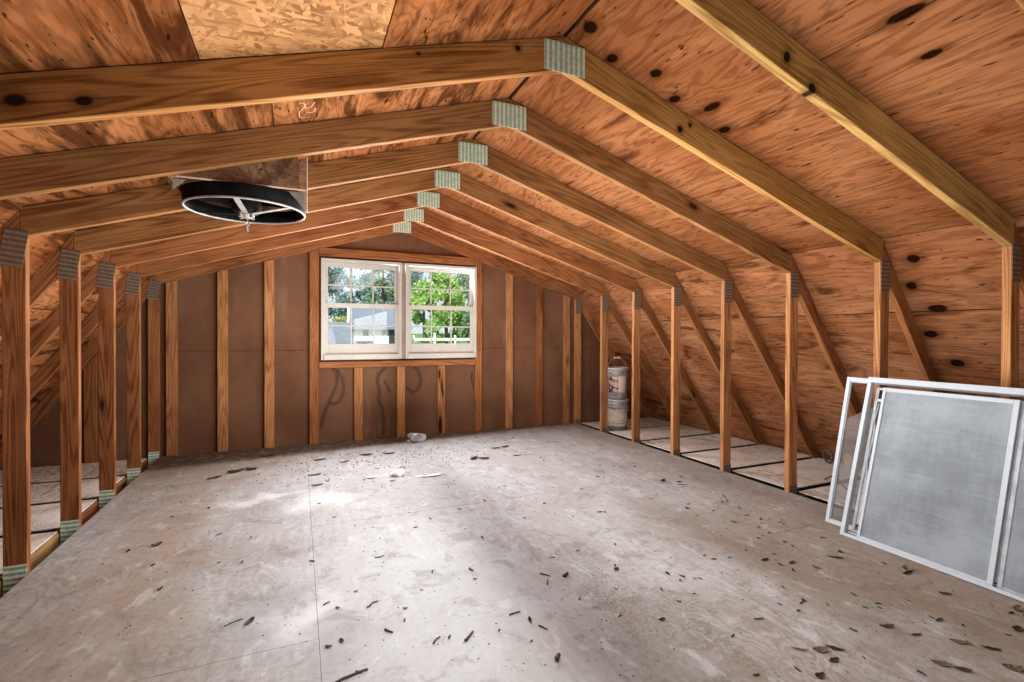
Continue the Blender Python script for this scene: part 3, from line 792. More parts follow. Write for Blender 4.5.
# ------------------------------------------------------------------ pails
def pail_label_mat(name, kind):
    m, nt, out = new_mat(name); n = N(nt); co = n.coords(); s = n.sep(co)
    ang = n.math('ARCTAN2', s[1], s[0])
    grime = n.noise(co, 14, 4, 0.7)
    c = n.mix(n.ramp(grime, 0.3, 0.75), (0.36, 0.355, 0.35), (0.17, 0.165, 0.16))
    if kind == 'top':
        inz = n.math('MULTIPLY', n.ramp(s[2], .075, .08), n.ramp(s[2], .262, .267, 1, 0))
        mar = n.math('MULTIPLY', inz, n.math('MULTIPLY', n.math('GREATER_THAN', ang, -2.9), n.math('LESS_THAN', ang, -1.98)))
        wht = n.math('MULTIPLY', inz, n.math('MULTIPLY', n.math('GREATER_THAN', ang, -1.98), n.math('LESS_THAN', ang, -1.28)))
        c = n.mix(mar, c, n.mix(n.ramp(n.noise(co, 30, 2), .48, .58), (0.14, 0.035, 0.035), (0.55, 0.40, 0.36)))
        c = n.mix(wht, c, (0.68, 0.63, 0.54))
    else:
        rag = n.math('ADD', s[2], n.math('MULTIPLY', n.noise(co, 22, 3), .07))
        paper = n.math('MULTIPLY', n.ramp(rag, .075, .08), n.ramp(rag, .275, .282, 1, 0))
        c = n.mix(n.math('MULTIPLY', paper, .9), c, n.mix(n.ramp(grime, .4, .7), (0.66, 0.59, 0.51), (0.48, 0.42, 0.36)))
        line = n.math('MULTIPLY', n.math('COMPARE', s[2], .085, .005), n.ramp(n.noise(co, 40, 1), .45, .5))
        c = n.mix(n.math('MULTIPLY', line, .8), c, (0.08, 0.07, 0.07))
        c = n.mix(n.ramp(s[2], .045, .06, .75, 0), c, (0.10, 0.09, 0.085))
    nt.links.new(n.bsdf(c, 0.45, 0.15, None, 0.4), out.inputs[0])
    return m
def pail(z, label, kind, handle_up):
    o = tag(empty('paint_pail', (3.600, 5.005, z), 0.0), label, 'pail', 'pails stacked behind the right studs')
    o.scale = (1.0, 1.0, 1.045)
    bm = bmesh.new()
    lathe(bm, [(0, .0), (.126, .0), (.130, .004), (.140, .250), (.141, .262), (.146, .266), (.146, .274), (.141, .278), (.142, .300), (.147, .304), (.147, .312), (.143, .316), (.144, .345), (.144, .352), (0, .352)], 0, 0, 44)
    mesh_obj('pail_body', bm, pail_label_mat('pail_' + kind, kind), o, smooth=True)
    bm = bmesh.new()
    lathe(bm, [(0, .3535), (.138, .3535), (.140, .362), (.148, .364), (.152, .360), (.152, .338), (.1455, .336), (.1455, .3525)], 0, 0, 44)
    mesh_obj('lid', bm, plain('pail_lid_' + kind, (0.50, 0.49, 0.48), .42, .25, vary=.3, vscale=14), o, smooth=True)
    bm = bmesh.new(); pts = []
    for i in range(17):
        t = math.pi * i / 16
        if handle_up: pts.append((-.150 * math.cos(t) * .95, -.02, .330 + .150 * math.sin(t)))
        else: pts.append((-.155 * math.cos(t), -.155 * math.sin(t) * 1.0, .300 - .085 * math.sin(t)))
    tube(bm, pts, .0035, 6)
    h = mesh_obj('handle', bm, M['steel'], o)
    if handle_up:
        bm = bmesh.new(); tube(bm, [(-.045, -.02, .476), (0, -.02, .480), (.045, -.02, .476)], .011, 10); mesh_obj('grip', bm, plain('pale_grip', (.62, .52, .44), .5), h)
    return o
pail(-0.002, 'lower grey pail standing on the floor behind the right studs, torn cream label', 'bottom', False)
pail(0.381, 'upper grey pail stacked on another, maroon and cream label, wire handle raised', 'top', True)

# ------------------------------------------------------------------ cable odds and ends in the right eave
bm = bmesh.new()
pts = [(3.86 - .10 * t + .05 * math.sin(3 * t), 2.56 - .16 * t, .012 + .09 * math.sin(math.pi * min(1, t / 2.2)) ) for t in [i * .12 for i in range(20)]]
tube(bm, pts, .0055, 8)
o = mesh_obj('electric_cable', bm, plain('black_cable', (.03, .03, .03), .5)); tag(o, 'thin black cable arching over the eave boards behind the leaning frames', 'cable')
bm = bmesh.new(); box(bm, -.02, .02, -.012, .012, -.012, .02, .004)
c_ = mesh_obj('cable_clip', bm, plain('white_clip', (.75, .7, .66), .5), o); c_.location = (pts[9][0], pts[9][1], pts[9][2]); c_['label'] = 'white clip on the black cable'
bm = bmesh.new()
for j in range(3):
    tube(bm, [(.055 * math.cos(2 * math.pi * k / 24), .008 * j + .004 * math.sin(4 * math.pi * k / 24), .055 * math.sin(2 * math.pi * k / 24) + .061) for k in range(24)], .006, 6, True)
o = mesh_obj('cable_coil', bm, plain('dark_rubber', (.10, .085, .08), .5, spec=.5)); o.location = (4.43, 2.90, -.002); o.rotation_euler = (0, 0, R(70)); tag(o, 'small dark cable coil standing at the foot of the steep right slope', 'cable')
bm = bmesh.new(); lathe(bm, [(0, .0), (.062, .0), (.066, .008), (.064, .05), (.045, .055), (0, .055)], 0, 0, 28)
o = mesh_obj('round_cap', bm, plain('dull_yellow_plastic', (.34, .26, .12), .6, vary=.2)); o.location = (4.40, 2.72, .066); o.rotation_euler = (R(90), 0, R(60)); tag(o, 'dull yellow round cap on edge in the right eave behind the frames', 'cap')

# ------------------------------------------------------------------ chalk writing on the left sheathing
bm = bmesh.new()
def zl(x): return top_z(x) + 0.0012
ST = [[(-0.0, 2.279), (0.009, 2.268), (0.022, 2.277), (0.024, 2.302), (0.016, 2.329), (0.005, 2.355), (0.002, 2.389), (0.007, 2.422), (0.028, 2.424), (0.052, 2.422)], [(0.028, 2.283), (0.027, 2.323), (0.047, 2.32), (0.06, 2.287), (0.063, 2.272)], [(0.07, 2.335), (0.064, 2.368), (0.048, 2.376), (0.033, 2.367)]]
for s_ in ST:
    P = dens(s_, 4); prev = None
    for i, p in enumerate(P):
        a = Vector(P[max(0, i - 1)]); b = Vector(P[min(len(P) - 1, i + 1)]); t = (b - a).normalized(); nn = Vector((-t.y, t.x)) * .0022
        l = bm.verts.new((p[0] - nn.x, p[1] - nn.y, zl(p[0] - nn.x))); r = bm.verts.new((p[0] + nn.x, p[1] + nn.y, zl(p[0] + nn.x)))
        if prev: bm.faces.new((prev[0], prev[1], r, l))
        prev = (l, r)
mesh_obj('chalk_mark', bm, plain('chalk', (.42, .25, .16), .9), ceil)

# ------------------------------------------------------------------ litter on the floor
M['leaf_dark'] = plain('dry_leaf_dark', (.060, .036, .022), .7, vary=.4, vscale=30)
M['leaf_brown'] = plain('dry_leaf_brown', (.12, .066, .036), .7, vary=.4, vscale=30)
M['leaf_tan'] = plain('dry_leaf_tan', (.25, .185, .12), .7, vary=.35, vscale=30)
M['bark'] = plain('bark_scrap', (.045, .026, .017), .8, vary=.4, vscale=40, bump=.4)
M['paper'] = plain('white_paper', (.86, .86, .86), .6)
M['film'] = plain('grey_film', (.42, .44, .49), .3, vary=.2, vscale=20)
def leaf_bm(L, W, curl, seed, tear=.25):
    rg = random.Random(seed); bm = bmesh.new(); rows = []
    nx, ny = 7, 4
    for i in range(nx + 1):
        t = i / nx
        w = W * .5 * (math.sin(math.pi * (t * .94 + .03)) ** .75) * (1 + tear * (rg.random() - .5))
        row = []
        for j in range(ny + 1):
            s = (j / ny - .5) * 2
            z = curl * L * ((t - .5) ** 2 * 1.1 + .5 * abs(s) ** 1.5 * (W / L) + .12 * rg.random())
            row.append(bm.verts.new(((t - .5) * L, s * w, z)))
        rows.append(row)
    for i in range(nx):
        for j in range(ny): bm.faces.new((rows[i][j], rows[i][j + 1], rows[i + 1][j + 1], rows[i + 1][j]))
    z0 = min(v.co.z for v in bm.verts)
    for v in bm.verts: v.co.z -= z0 - .0008
    bmesh.ops.solidify(bm, geom=bm.faces[:], thickness=.0007)
    return bm
def bark_bm(L, W, seed):
    rg = random.Random(seed); bm = bmesh.new(); n_ = 7
    bend = (rg.random() - .5) * .25
    pts = [((i / n_ - .5) * L, bend * L * math.sin(math.pi * i / n_) + (rg.random() - .5) * W * .3, W * .42 + rg.random() * W * .2) for i in range(n_ + 1)]
    tube(bm, pts, W * .5, 6, False, W * .38)
    for v in bm.verts:
        v.co.z = max(.0005, v.co.z * .75 + (rg.random() - .5) * W * .12); v.co.y += (rg.random() - .5) * W * .15
    return bm
SCL = 0.68
GL, GB = 'dry leaves lying on the floor', 'bark scraps lying on the floor'
def litter(kind, x, y, L, W, rot, label, mat, curl=.5, group=None):
    seed = int((x * 1000) % 997) + int(y * 1000)
    kf = .98 if y > 3.9 else SCL
    L *= kf; W *= kf
    bm = leaf_bm(L, W, curl * .34, seed, .75) if kind == 'dry_leaf' else bark_bm(L, W, seed)
    o = mesh_obj(kind, bm, M[mat], None, smooth=(kind != 'dry_leaf'))
    o.location = (x, y, 0.0003); o.rotation_euler = (0, 0, R(rot))
    return tag(o, label, 'leaf' if kind == 'dry_leaf' else 'bark scrap', group or (GL if kind == 'dry_leaf' else GB))
D = [
 ('dry_leaf', -0.714, 3.226, .075, .05, 20, 'lone curled leaf with a raised pale tip on the left of the floor', 'leaf_tan', 1.1),
 ('dry_leaf', -0.181, 2.216, .075, .035, 60, 'folded brown leaf at the front left, a thin twig beside it', 'leaf_brown', .9),
 ('bark_scrap', -0.24, 2.235, .10, .007, 25, 'thin brown twig beside the folded leaf at the front left', 'bark', 0),
 ('bark_scrap', 0.11, 2.235, .045, .011, 30, 'small dark chip on the floor joint at the front left', 'bark', 0),
 ('bark_scrap', 0.163, 1.722, .17, .016, 15, 'long dark stick at the very bottom edge, left of centre', 'bark', 0),
 ('bark_scrap', 0.323, 1.930, .06, .013, -50, 'dark stubby chip just above the long stick at the bottom edge', 'bark', 0),
 ('bark_scrap', 0.480, 1.80, .065, .012, 40, 'dark sliver right of the long stick, among wavy wood grain', 'bark', 0),
 ('bark_scrap', 0.30, 2.16, .05, .010, 20, 'short dark chip below the pale scuff on the floor joint', 'bark', 0),
 ('bark_scrap', 0.387, 2.60, .075, .010, 10, 'thin dark sliver alone on the pale middle of the floor', 'bark', 0),
 ('bark_scrap', 0.600, 1.773, .095, .017, 45, 'thick dark bark piece, largest at the front centre', 'bark', 0),
 ('bark_scrap', 0.53, 1.80, .028, .012, 60, 'small bark crumb at the left end of the thick bark piece', 'bark', 0),
 ('bark_scrap', 0.825, 1.845, .075, .011, 5, 'slim dark bark strip behind the thick bark piece, front centre', 'bark', 0),
 ('bark_scrap', 0.888, 1.711, .060, .010, -60, 'slanting dark sliver right of the slim bark strip', 'bark', 0),
 ('bark_scrap', 0.853, 1.525, .048, .026, 40, 'dark square bark lump near the bottom edge, right of centre', 'bark', 0),
 ('bark_scrap', 1.181, 2.038, .055, .026, 30, 'dark bark lump beside the twigs at the head of the grime streak', 'bark', 0),
 ('bark_scrap', 1.09, 2.085, .075, .010, -50, 'upper bent twig at the head of the dark grime streak', 'bark', 0),
 ('bark_scrap', 1.07, 2.02, .075, .008, 60, 'forked lower twig at the head of the dark grime streak', 'bark', 0),
 ('dry_leaf', 1.443, 1.995, .05, .03, 15, 'small dark curled leaf right of the grime streak', 'leaf_dark', .9),
 ('dry_leaf', 1.359, 1.567, .045, .028, 0, 'small dark leaf standing alone low in the front right', 'leaf_dark', .9),
 ('dry_leaf', 1.497, 4.295, .11, .045, 30, 'upright dark torn leaf in the middle distance below the window', 'leaf_dark', 1.2),
 ('dry_leaf', 1.587, 4.270, .10, .055, -20, 'flat dark leaf touching the upright torn leaf below the window', 'leaf_dark', .7),
 ('dry_leaf', -0.483, 4.669, .13, .06, 20, 'dark leaf leading the little row near the left back wall', 'leaf_dark', .8),
 ('dry_leaf', -0.370, 4.700, .10, .06, -20, 'dark curled leaf right behind the leading one by the left back wall', 'leaf_dark', .9),
 ('dry_leaf', -0.618, 4.541, .12, .045, 30, 'brown leaf nearest the left studs in the row by the back wall', 'leaf_brown', .6),
 ('dry_leaf', -0.27, 5.16, .12, .055, 0, 'brown leaf heap piece close under the left back wall', 'leaf_brown', .8),
 ('dry_leaf', 0.179, 4.813, .12, .04, 10, 'dark flat leaf left of the window, a hand from the back wall', 'leaf_dark', .5),
 ('dry_leaf', 0.122, 4.318, .11, .035, 15, 'dark narrow leaf on the pale floor left of the white scrap', 'leaf_dark', .5),
 ('dry_leaf', 0.13, 4.02, .09, .035, 5, 'dark narrow leaf nearest the camera left of the white scrap', 'leaf_dark', .5),
 ('dry_leaf', 0.384, 4.650, .09, .035, 20, 'small slanted leaf behind the white scrap, left side', 'leaf_brown', .6),
 ('dry_leaf', 0.592, 4.841, .13, .05, -15, 'large dark leaf behind the white scrap under the window', 'leaf_dark', .7),
 ('dry_leaf', 0.800, 4.800, .12, .045, -10, 'dark leaf right of the largest one under the window', 'leaf_dark', .7),
 ('dry_leaf', 0.68, 3.90, .07, .03, 10, 'little dark leaf tucked in front of the white scrap', 'leaf_dark', .6),
 ('dry_leaf', 1.951, 4.629, .10, .045, 15, 'dark leaf on the right of two lying right of the window', 'leaf_dark', .7),
 ('dry_leaf', 1.845, 4.610, .10, .035, 0, 'dark leaf on the left of two lying right of the window', 'leaf_brown', .6),
 ('dry_leaf', 1.920, 4.255, .09, .03, 0, 'slim dark leaf lying alone nearer than the pair right of the window', 'leaf_dark', .5),
 ('dry_leaf', 2.654, 3.060, .09, .05, 20, 'dark leaf at the left end of the clump before the right studs', 'leaf_dark', 1.0),
 ('dry_leaf', 2.755, 2.990, .07, .035, -10, 'dark leaf at the right end of the clump before the right studs', 'leaf_dark', .9),
 ('bark_scrap', 2.735, 2.925, .11, .009, -25, 'thin twig lying along the clump before the right studs', 'bark', 0),
 ('dry_leaf', 1.811, 2.688, .07, .022, -10, 'thin lone leaf in the open right middle of the floor', 'leaf_brown', .4),
 ('dry_leaf', 2.212, 1.776, .085, .03, 5, 'dark pointed leaf left of its twin on the brown patch', 'leaf_dark', .5),
 ('dry_leaf', 2.311, 1.698, .085, .03, 10, 'brown pointed leaf right of its twin on the brown patch', 'leaf_brown', .5),
 ('dry_leaf', 2.577, 1.650, .11, .03, -45, 'long dark leaf in front of the corner of the leaning frames', 'leaf_dark', .4),
 ('dry_leaf', 2.664, 1.680, .04, .03, 40, 'small dark leaf just behind the long one by the frame corner', 'leaf_dark', .9),
 ('dry_leaf', 1.765, 1.180, .09, .045, -20, 'pale curled leaf in the middle of the front right cluster', 'leaf_tan', 1.1),
 ('dry_leaf', 1.825, 1.165, .09, .03, -50, 'dark leaf on the right of the front right cluster', 'leaf_dark', .6),
 ('dry_leaf', 1.755, 1.125, .07, .03, 0, 'dark leaf at the front of the front right cluster', 'leaf_dark', .6),
 ('dry_leaf', 1.700, 1.215, .09, .02, -40, 'tan sliver at the back of the front right cluster', 'leaf_tan', .8),
 ('dry_leaf', 1.631, 1.092, .06, .035, 0, 'dark rounded leaf below the front right cluster', 'leaf_dark', .9),
 ('dry_leaf', 1.728, 1.415, .07, .018, -15, 'thin brown sliver behind the front right cluster', 'leaf_brown', .4),
 ('dry_leaf', 2.771, 1.420, .11, .05, 30, 'tan crumpled leaf against the foot of the storm window', 'leaf_tan', 1.0),
 ('dry_leaf', 2.730, 1.400, .11, .03, 0, 'dark flat leaf under the tan one at the foot of the storm window', 'leaf_dark', .5),
 ('dry_leaf', 2.670, 1.220, .07, .03, -40, 'brown leaf right of the tan one near the storm window', 'leaf_brown', .7),
 ('dry_leaf', 2.154, 1.173, .09, .03, -20, 'pinkish brown leaf with a long shadow at the lower right', 'leaf_brown', .9),
 ('dry_leaf', 2.20, 1.095, .07, .02, -15, 'dark sliver in front of the pinkish brown leaf, lower right', 'leaf_dark', .5),
 ('dry_leaf', 2.400, 1.115, .07, .025, 0, 'brown leaf between the storm window and the tan pair, lower right', 'leaf_brown', .6),
 ('dry_leaf', 2.300, 1.000, .10, .035, -40, 'tan leaf leading a slanting pair at the lower right', 'leaf_tan', .9),
 ('dry_leaf', 2.360, 0.935, .09, .028, -45, 'dark leaf trailing the slanting pair at the lower right', 'leaf_dark', .6),
 ('dry_leaf', 2.085, 0.960, .09, .04, -45, 'tan curled leaf at the bottom edge, left of the last clump', 'leaf_tan', 1.0),
 ('dry_leaf', 2.120, 0.915, .08, .03, -45, 'brown leaf following the tan curled one at the bottom edge', 'leaf_brown', .7),
 ('dry_leaf', 2.290, 0.845, .10, .05, -40, 'pale brown leaf in the bottom right corner clump', 'leaf_tan', 1.0),
 ('dry_leaf', 2.800, 1.025, .10, .05, 10, 'tan leaf at the right edge under the storm window', 'leaf_tan', 1.0),
 ('dry_leaf', 2.770, 0.985, .07, .03, 0, 'dark leaf before the tan one at the right edge', 'leaf_dark', .7),
 ('dry_leaf', 2.610, 0.955, .08, .04, 10, 'dark leaf with a bright lump at the right edge, lower down', 'leaf_dark', .9),
]
for (k, x, y, L, W, rot, lab, mat, curl) in D: litter(k, x, y, L, W, rot, lab, mat, curl)
# nameless little scraps: shared meshes, each an object
protos = []
for i in range(8):
    L = random.uniform(.022, .042)
    bm = leaf_bm(L, L * random.uniform(.3, .6), random.uniform(.2, .8), 100 + i) if i % 2 else bark_bm(L * .8, L * .25, 100 + i)
    me = bpy.data.meshes.new('leaf_scrap'); bm.to_mesh(me); bm.free()
    me.materials.append(M[['leaf_dark', 'leaf_dark', 'bark', 'leaf_brown'][i % 4]]); protos.append(me)
regions = [(60, -.6, 2.6, 3.9, 5.3), (40, -.9, 2.9, 2.6, 3.9), (26, .1, 1.7, 1.55, 2.5), (44, 1.4, 2.75, .9, 2.1), (24, 2.3, 2.9, 1.8, 2.6)]
for cnt, xa, xb, ya, yb in regions:
    for i in range(cnt):
        o = bpy.data.objects.new('leaf_scrap', random.choice(protos))
        o.location = (random.uniform(xa, xb), random.uniform(ya, yb), .0004); o.rotation_euler = (0, 0, random.uniform(0, 6.28))
        s_ = random.uniform(.6, 1.15); o.scale = (s_, s_, s_)
        C.objects.link(o); tag(o, 'tiny dark scrap of leaf or bark on the dusty plywood floor', 'leaf scrap', 'tiny scraps strewn over the floor')
# uncountable crumbs
bm = bmesh.new()
def crumb(x, y, s):
    if (x > 2.78 and y < 2.15) or math.hypot(x - 1.165, y - 5.27) < .16 or math.hypot(x - 1.0, y - 3.93) < .2 or math.hypot(x - .6, y - 4.05) < .25: return
    a = random.uniform(0, 6.28); r = [random.uniform(.5, 1) * s for _ in range(4)]
    vs = [bm.verts.new((x + r[i] * math.cos(a + i * 1.57), y + r[i] * math.sin(a + i * 1.57), .0004)) for i in range(4)]
    t = bm.verts.new((x, y, s * .7)); 
    for i in range(4): bm.faces.new((vs[i], vs[(i + 1) % 4], t))
for i in range(1500): crumb(random.uniform(-1.1, 3.2), random.uniform(1.0, 5.4), random.uniform(.0018, .006))
for i in range(260): crumb(random.gauss(1.28, .09), random.gauss(1.80, .17), random.uniform(.001, .0035))
for i in range(300): crumb(random.uniform(-1.1, 3.3), 5.5 - abs(random.gauss(0, .09)), random.uniform(.003, .009))
for i in range(420): crumb(random.gauss(.7, .5), random.gauss(4.65, .35), random.uniform(.004, .011))
for i in range(300): crumb(random.uniform(1.5, 2.8), random.gauss(1.1, .35) % 2.2 + .3, random.uniform(.001, .004))
for i in range(200): crumb(2.86 - abs(random.gauss(0, .06)), random.uniform(.7, 2.2), random.uniform(.001, .004))
tag(mesh_obj('floor_crumbs', bm, M['leaf_dark']), 'fine dark crumbs and dust specks strewn over the plywood floor', 'debris', None, 'stuff')
# paper and film scraps below the window
def crumple(name, x, y, r, h, mat, label, seed, flat=1.0):
    rg = random.Random(seed); bm = bmesh.new()
    bmesh.ops.create_icosphere(bm, subdivisions=2, radius=1.0)
    for v in bm.verts:
        k = rg.uniform(.55, 1.15); v.co = Vector((v.co.x * r * k, v.co.y * r * k * flat, max(0.0005, (v.co.z * .6 + .35) * h * k)))
    o = mesh_obj(name, bm, M[mat]); o.location = (x, y, .0003); return tag(o, label, 'scrap')
crumple('paper_scrap', 0.745, 4.045, .055, .05, 'paper', 'crumpled bright white paper scrap on the floor below the window', 3)
crumple('plastic_scrap', 1.165, 5.25, .11, .10, 'film', 'crumpled clear plastic bag lying against the wall under the window', 5, .8)
crumple('plastic_film', 0.98, 3.93, .12, .010, 'film', 'flat grey plastic strip right of the white paper scrap', 8, .38)
crumple('plastic_film', 0.54, 4.06, .06, .012, 'film', 'small pale film scrap left of the white paper scrap', 9, .5)

# ------------------------------------------------------------------ outdoors through the window
GZ = -2.9
bm = bmesh.new()
vs = [bm.verts.new(p) for p in ((-30, 6.2, GZ), (50, 6.2, GZ), (50, 20, GZ), (-30, 20, GZ), (50, 60, 1.2), (-30, 60, 1.2))]
bm.faces.new((vs[0], vs[1], vs[2], vs[3])); bm.faces.new((vs[3], vs[2], vs[4], vs[5]))
tag(mesh_obj('ground', bm, plain('lawn', (.10, .20, .05), .9, vary=.4, vscale=2)), kind='structure')
M['siding'] = plain('white_siding', (.82, .83, .85), .6)
M['slate'] = plain('blue_grey_shingle', (.17, .20, .25), .8, vary=.2, vscale=6)
M['dark_glass'] = plain('dark_pane', (.04, .05, .06), .15)
def house(name, x0, x1, y0, y1, z0, ze, zr, label, wins, over=.3):
    o = tag(empty(name, ((x0 + x1) / 2, (y0 + y1) / 2, z0)), label, 'house')
    cx, cy = (x0 + x1) / 2, (y0 + y1) / 2
    ym = (y0 + y1) / 2
    bm = bmesh.new(); prism(bm, [(y0 - cy, 0), (y1 - cy, 0), (y1 - cy, ze - z0), (ym - cy, zr - z0 - .05), (y0 - cy, ze - z0)], x0 - cx, x1 - cx, 'x')
    mesh_obj('walls', bm, M['siding'], o)
    bm = bmesh.new()
    prism(bm, [(y0 - over - cy, ze - z0 - .12), (ym - cy, zr - z0), (y1 + over - cy, ze - z0 - .12), (y1 + over - cy, ze - z0), (ym - cy, zr - z0 + .12), (y0 - over - cy, ze - z0)], x0 - cx - .15, x1 - cx + .15, 'x')
    mesh_obj('roof', bm, M['slate'], o)
    bm = bmesh.new(); prism(bm, [(y0 - over - cy - .02, ze - z0 - .16), (ym - cy, zr - z0 - .04), (ym - cy, zr - z0 + .14), (y0 - over - cy - .02, ze - z0 + .02)], x0 - cx - .25, x0 - cx - .14, 'x')
    mesh_obj('rake_board', bm, M['siding'], o)
    for (xa, xb, za, zb) in wins:
        bm = bmesh.new(); box(bm, xa - cx, xb - cx, y0 - cy - .05, y0 - cy + .02, za - z0, zb - z0)
        mesh_obj('window', bm, M['dark_glass'], o)
    return o
hs = house('neighbour_house', 2.06, 4.42, 22.0, 29.0, -2.6, 1.47, 2.35, 'white neighbouring house with a blue-grey roof seen through the left window', [(2.50, 2.72, 1.08, 1.38), (3.30, 3.44, 1.12, 1.38), (3.58, 3.90, .2, 1.40), (2.1, 2.9, .55, .86)])
a_ = R(-5.8); hw, hd = (4.42 - 2.06) / 2, 3.5
hs.rotation_euler = (0, 0, a_)
hs.location = (2.12 + hw * math.cos(a_) - hd * math.sin(a_), 22.0 + hw * math.sin(a_) + hd * math.cos(a_), -2.6)
house('garage', -2.2, 1.18, 12.9, 17.0, GZ, .93, 1.38, 'dark-roofed low building nearer than the white house, left window', [], .2)
M['tr_blue'] = None
def leaf_mat(name, a, b):
    m, nt, out = new_mat(name); n = N(nt)
    c = n.mix(n.ramp(n.noise(n.coords(), 1.6, 4, .7), .3, .7), a, b)
    d = n.node('ShaderNodeBsdfDiffuse'); n.put(d.inputs[0], c)
    t = n.node('ShaderNodeBsdfTranslucent'); n.put(t.inputs[0], c)
    mx = n.node('ShaderNodeMixShader'); mx.inputs[0].default_value = .35
    nt.links.new(d.outputs[0], mx.inputs[1]); nt.links.new(t.outputs[0], mx.inputs[2]); nt.links.new(mx.outputs[0], out.inputs[0])
    return m
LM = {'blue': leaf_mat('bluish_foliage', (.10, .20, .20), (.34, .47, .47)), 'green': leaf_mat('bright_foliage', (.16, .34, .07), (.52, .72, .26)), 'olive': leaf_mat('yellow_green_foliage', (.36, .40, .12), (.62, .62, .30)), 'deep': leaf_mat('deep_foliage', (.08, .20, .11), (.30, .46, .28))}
TB = plain('tree_bark', (.12, .09, .07), .9)
def tree(x, y, zb, h, rx, kind, n_leaf, label, seed, size=.28, low=.25):
    rg = random.Random(seed)
    o = tag(empty('garden_tree', (x, y, zb)), label, 'tree', 'trees seen through the window')
    bm = bmesh.new(); tube(bm, [(0, 0, -.1), (.05, .02, h * .3), (-.04, .05, h * .6), (0, 0, h * .85)], .16, 8, False, .05)
    mesh_obj('trunk', bm, TB, o)
    bm = bmesh.new()
    clumps = []
    for i in range(26):
        a = rg.uniform(0, 6.28); u = rg.uniform(-1, 1); rr = rg.uniform(.35, .9)
        zc = h * (low + (1 - low) / 2 + u * (1 - low) / 2 * .9)
        k = math.sqrt(max(.12, 1 - u * u * .85)) * rr * rx
        clumps.append((math.cos(a) * k, math.sin(a) * k, zc, rg.uniform(.28, .45) * rx))
    for i in range(n_leaf):
        cx, cy, cz, cr = rg.choice(clumps)
        d = Vector((rg.gauss(0, 1), rg.gauss(0, 1), rg.gauss(0, .8))).normalized() * cr * rg.uniform(.3, 1.05)
        p = Vector((cx, cy, cz)) + d
        nrm = Vector((rg.uniform(-1, 1), rg.uniform(-1, 1), rg.uniform(-.2, 1))).normalized()
        t = nrm.orthogonal().normalized(); b = nrm.cross(t); s = size * rg.uniform(.5, 1.1)
        vs = [bm.verts.new(p + t * s * .5), bm.verts.new(p + b * s * .28), bm.verts.new(p - t * s * .5), bm.verts.new(p - b * s * .28)]
        bm.faces.new(vs)
    mesh_obj('foliage', bm, LM[kind], o)
    return o
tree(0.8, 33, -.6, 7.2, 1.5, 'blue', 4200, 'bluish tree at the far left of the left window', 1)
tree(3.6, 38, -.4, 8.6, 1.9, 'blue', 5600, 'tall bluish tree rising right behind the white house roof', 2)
tree(5.3, 34, -.5, 7.6, 1.3, 'deep', 4200, 'dark tree beside the window post, right of the white house', 3)
tree(1.42, 19.6, -2.6, 4.45, .34, 'olive', 2600, 'small yellow-green tree left of the white house gable', 4, .12, .62)
tree(6.7, 28, -1.0, 5.2, 1.3, 'green', 5200, 'bright green tree in the left half of the right window', 5, .30, .05)
tree(9.0, 31.6, -.7, 6.4, 1.4, 'green', 5200, 'bright green tree in the middle of the right window', 6, .32, .05)
tree(10.4, 28, -.9, 6.0, 1.35, 'deep', 5000, 'darker green tree at the right side of the right window', 7, .30, .05)
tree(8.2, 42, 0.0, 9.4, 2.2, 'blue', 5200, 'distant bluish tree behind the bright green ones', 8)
tree(12.8, 38, -.2, 8.0, 2.0, 'deep', 4600, 'distant dark tree at the far right of the right window', 9)
tree(-1.9, 28, -.9, 6.5, 1.4, 'deep', 1800, 'dark tree mostly hidden by the left edge of the window', 10)
bm = bmesh.new()
fz = lambda x: -0.25
fe = tag(empty('garden_fence', (7.7, 23.6, -1.05)), 'white post and rail fence low in the right window', 'fence')
for i in range(6):
    bm = bmesh.new(); box(bm, -2.6 + i * 1.05 - .05, -2.6 + i * 1.05 + .05, -.05, .05, 0, 2.15 + (.12 if i in (1, 4) else 0), .01); mesh_obj('post', bm, M['siding'], fe)
for z in (1.95, 1.2, .5):
    bm = bmesh.new(); box(bm, -2.9, 3.0, -.09, -.055, z - .06, z + .06); mesh_obj('rail', bm, M['siding'], fe)

# ------------------------------------------------------------------ light
W = bpy.data.worlds.new('World'); bpy.context.scene.world = W; W.use_nodes = True
bg = W.node_tree.nodes.get('Background')
bg.inputs[0].default_value = (0.86, 0.93, 1.0, 1); bg.inputs[1].default_value = 1.05
def aim(o, target):
    d = Vector(target) - Vector(o.location); o.rotation_euler = d.to_track_quat('-Z', 'Y').to_euler()
def area(name, loc, tgt, sx, sy, power, col, spread=180):
    l = bpy.data.lights.new(name, 'AREA'); l.shape = 'RECTANGLE'; l.size = sx; l.size_y = sy; l.energy = power; l.color = col
    l.spread = R(spread)
    o = bpy.data.objects.new(name, l); o.location = loc; C.objects.link(o); aim(o, tgt); return o
area('window_daylight', (1.08, 5.47, 1.44), (1.3, 0.0, 2.1), 1.7, 1.0, 120, (0.95, 0.97, 1.0))
area('overhead_fill', (0.95, 2.1, 2.12), (0.95, 2.1, 0.0), 0.7, 4.4, 45, (0.92, 0.965, 1.0))  # added fill under the ridge, no fixture there; evens out the floor
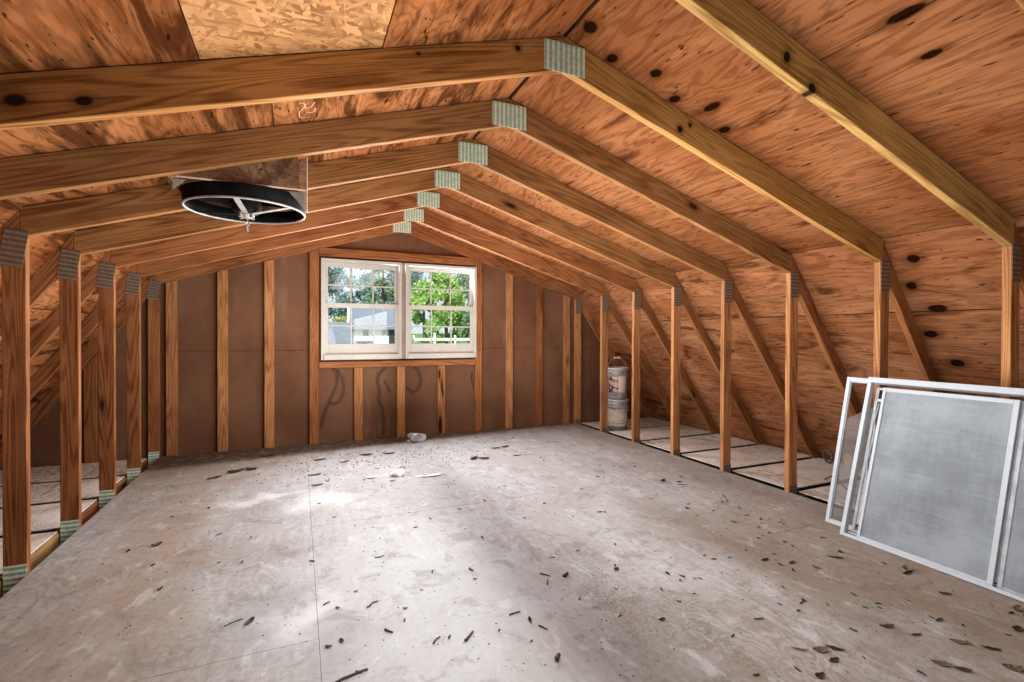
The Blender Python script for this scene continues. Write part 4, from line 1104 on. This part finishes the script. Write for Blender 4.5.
area('uplight_fill', (1.1, 2.9, 0.30), (1.1, 2.9, 3.0), 2.4, 3.8, 138, (1.0, 0.955, 0.90))  # added upward fill standing in for floor bounce, no real source
area('rear_fill', (0.4, -1.1, .9), (2.5, 1.25, 2.0), 1.2, .9, 13, (1.0, 0.95, 0.88), 115)  # added fill inside the closed rear gable, brightens the near right rafters
area('fill_left', (1.00, 2.9, .95), (-3.0, 2.9, 1.05), 4.0, 1.0, 72, (1.0, .97, .93))  # added side fill for the left stud edges, no source in the room
area('fill_right', (1.12, 2.9, .95), (5.0, 2.9, 1.05), 4.0, 1.0, 46, (1.0, .97, .93))  # added side fill for the right studs and eave, likewise sourceless
sun = bpy.data.lights.new('sun', 'SUN'); sun.energy = 7.0; sun.angle = R(2); sun.color = (1, .96, .88)
so = bpy.data.objects.new('sun', sun); so.rotation_euler = (R(48), 0, R(-25)); C.objects.link(so)

# ------------------------------------------------------------------ camera
f, yaw, pitch, roll, h, sh = 487.1418, .4126, -.0081, .0033, 1.1654, -2.855
cy_, sy_ = math.cos(yaw), math.sin(yaw)
fw = Vector((sy_ * math.cos(pitch), cy_ * math.cos(pitch), math.sin(pitch)))
r0 = Vector((cy_, -sy_, 0)); u0 = r0.cross(fw)
rr = r0 * math.cos(roll) + u0 * math.sin(roll); uu = -r0 * math.sin(roll) + u0 * math.cos(roll)
cam = bpy.data.cameras.new('camera'); cam.sensor_width = 36.0; cam.lens = f / 1024 * 36.0; cam.clip_start = .05; cam.clip_end = 300
cam.shift_y = sh / 1024
co_ = bpy.data.objects.new('camera', cam); C.objects.link(co_)
co_.matrix_world = Matrix(((rr.x, uu.x, -fw.x, 0), (rr.y, uu.y, -fw.y, 0), (rr.z, uu.z, -fw.z, h), (0, 0, 0, 1)))
sc = bpy.context.scene; sc.camera = co_
sc.view_settings.view_transform = 'Standard'; sc.view_settings.look = 'None'
sc.view_settings.gamma = 1.0; sc.view_settings.use_curve_mapping = False
sc.view_settings.exposure = 0.0
sc.cycles.max_bounces = 10; sc.cycles.diffuse_bounces = 6; sc.cycles.transparent_max_bounces = 16
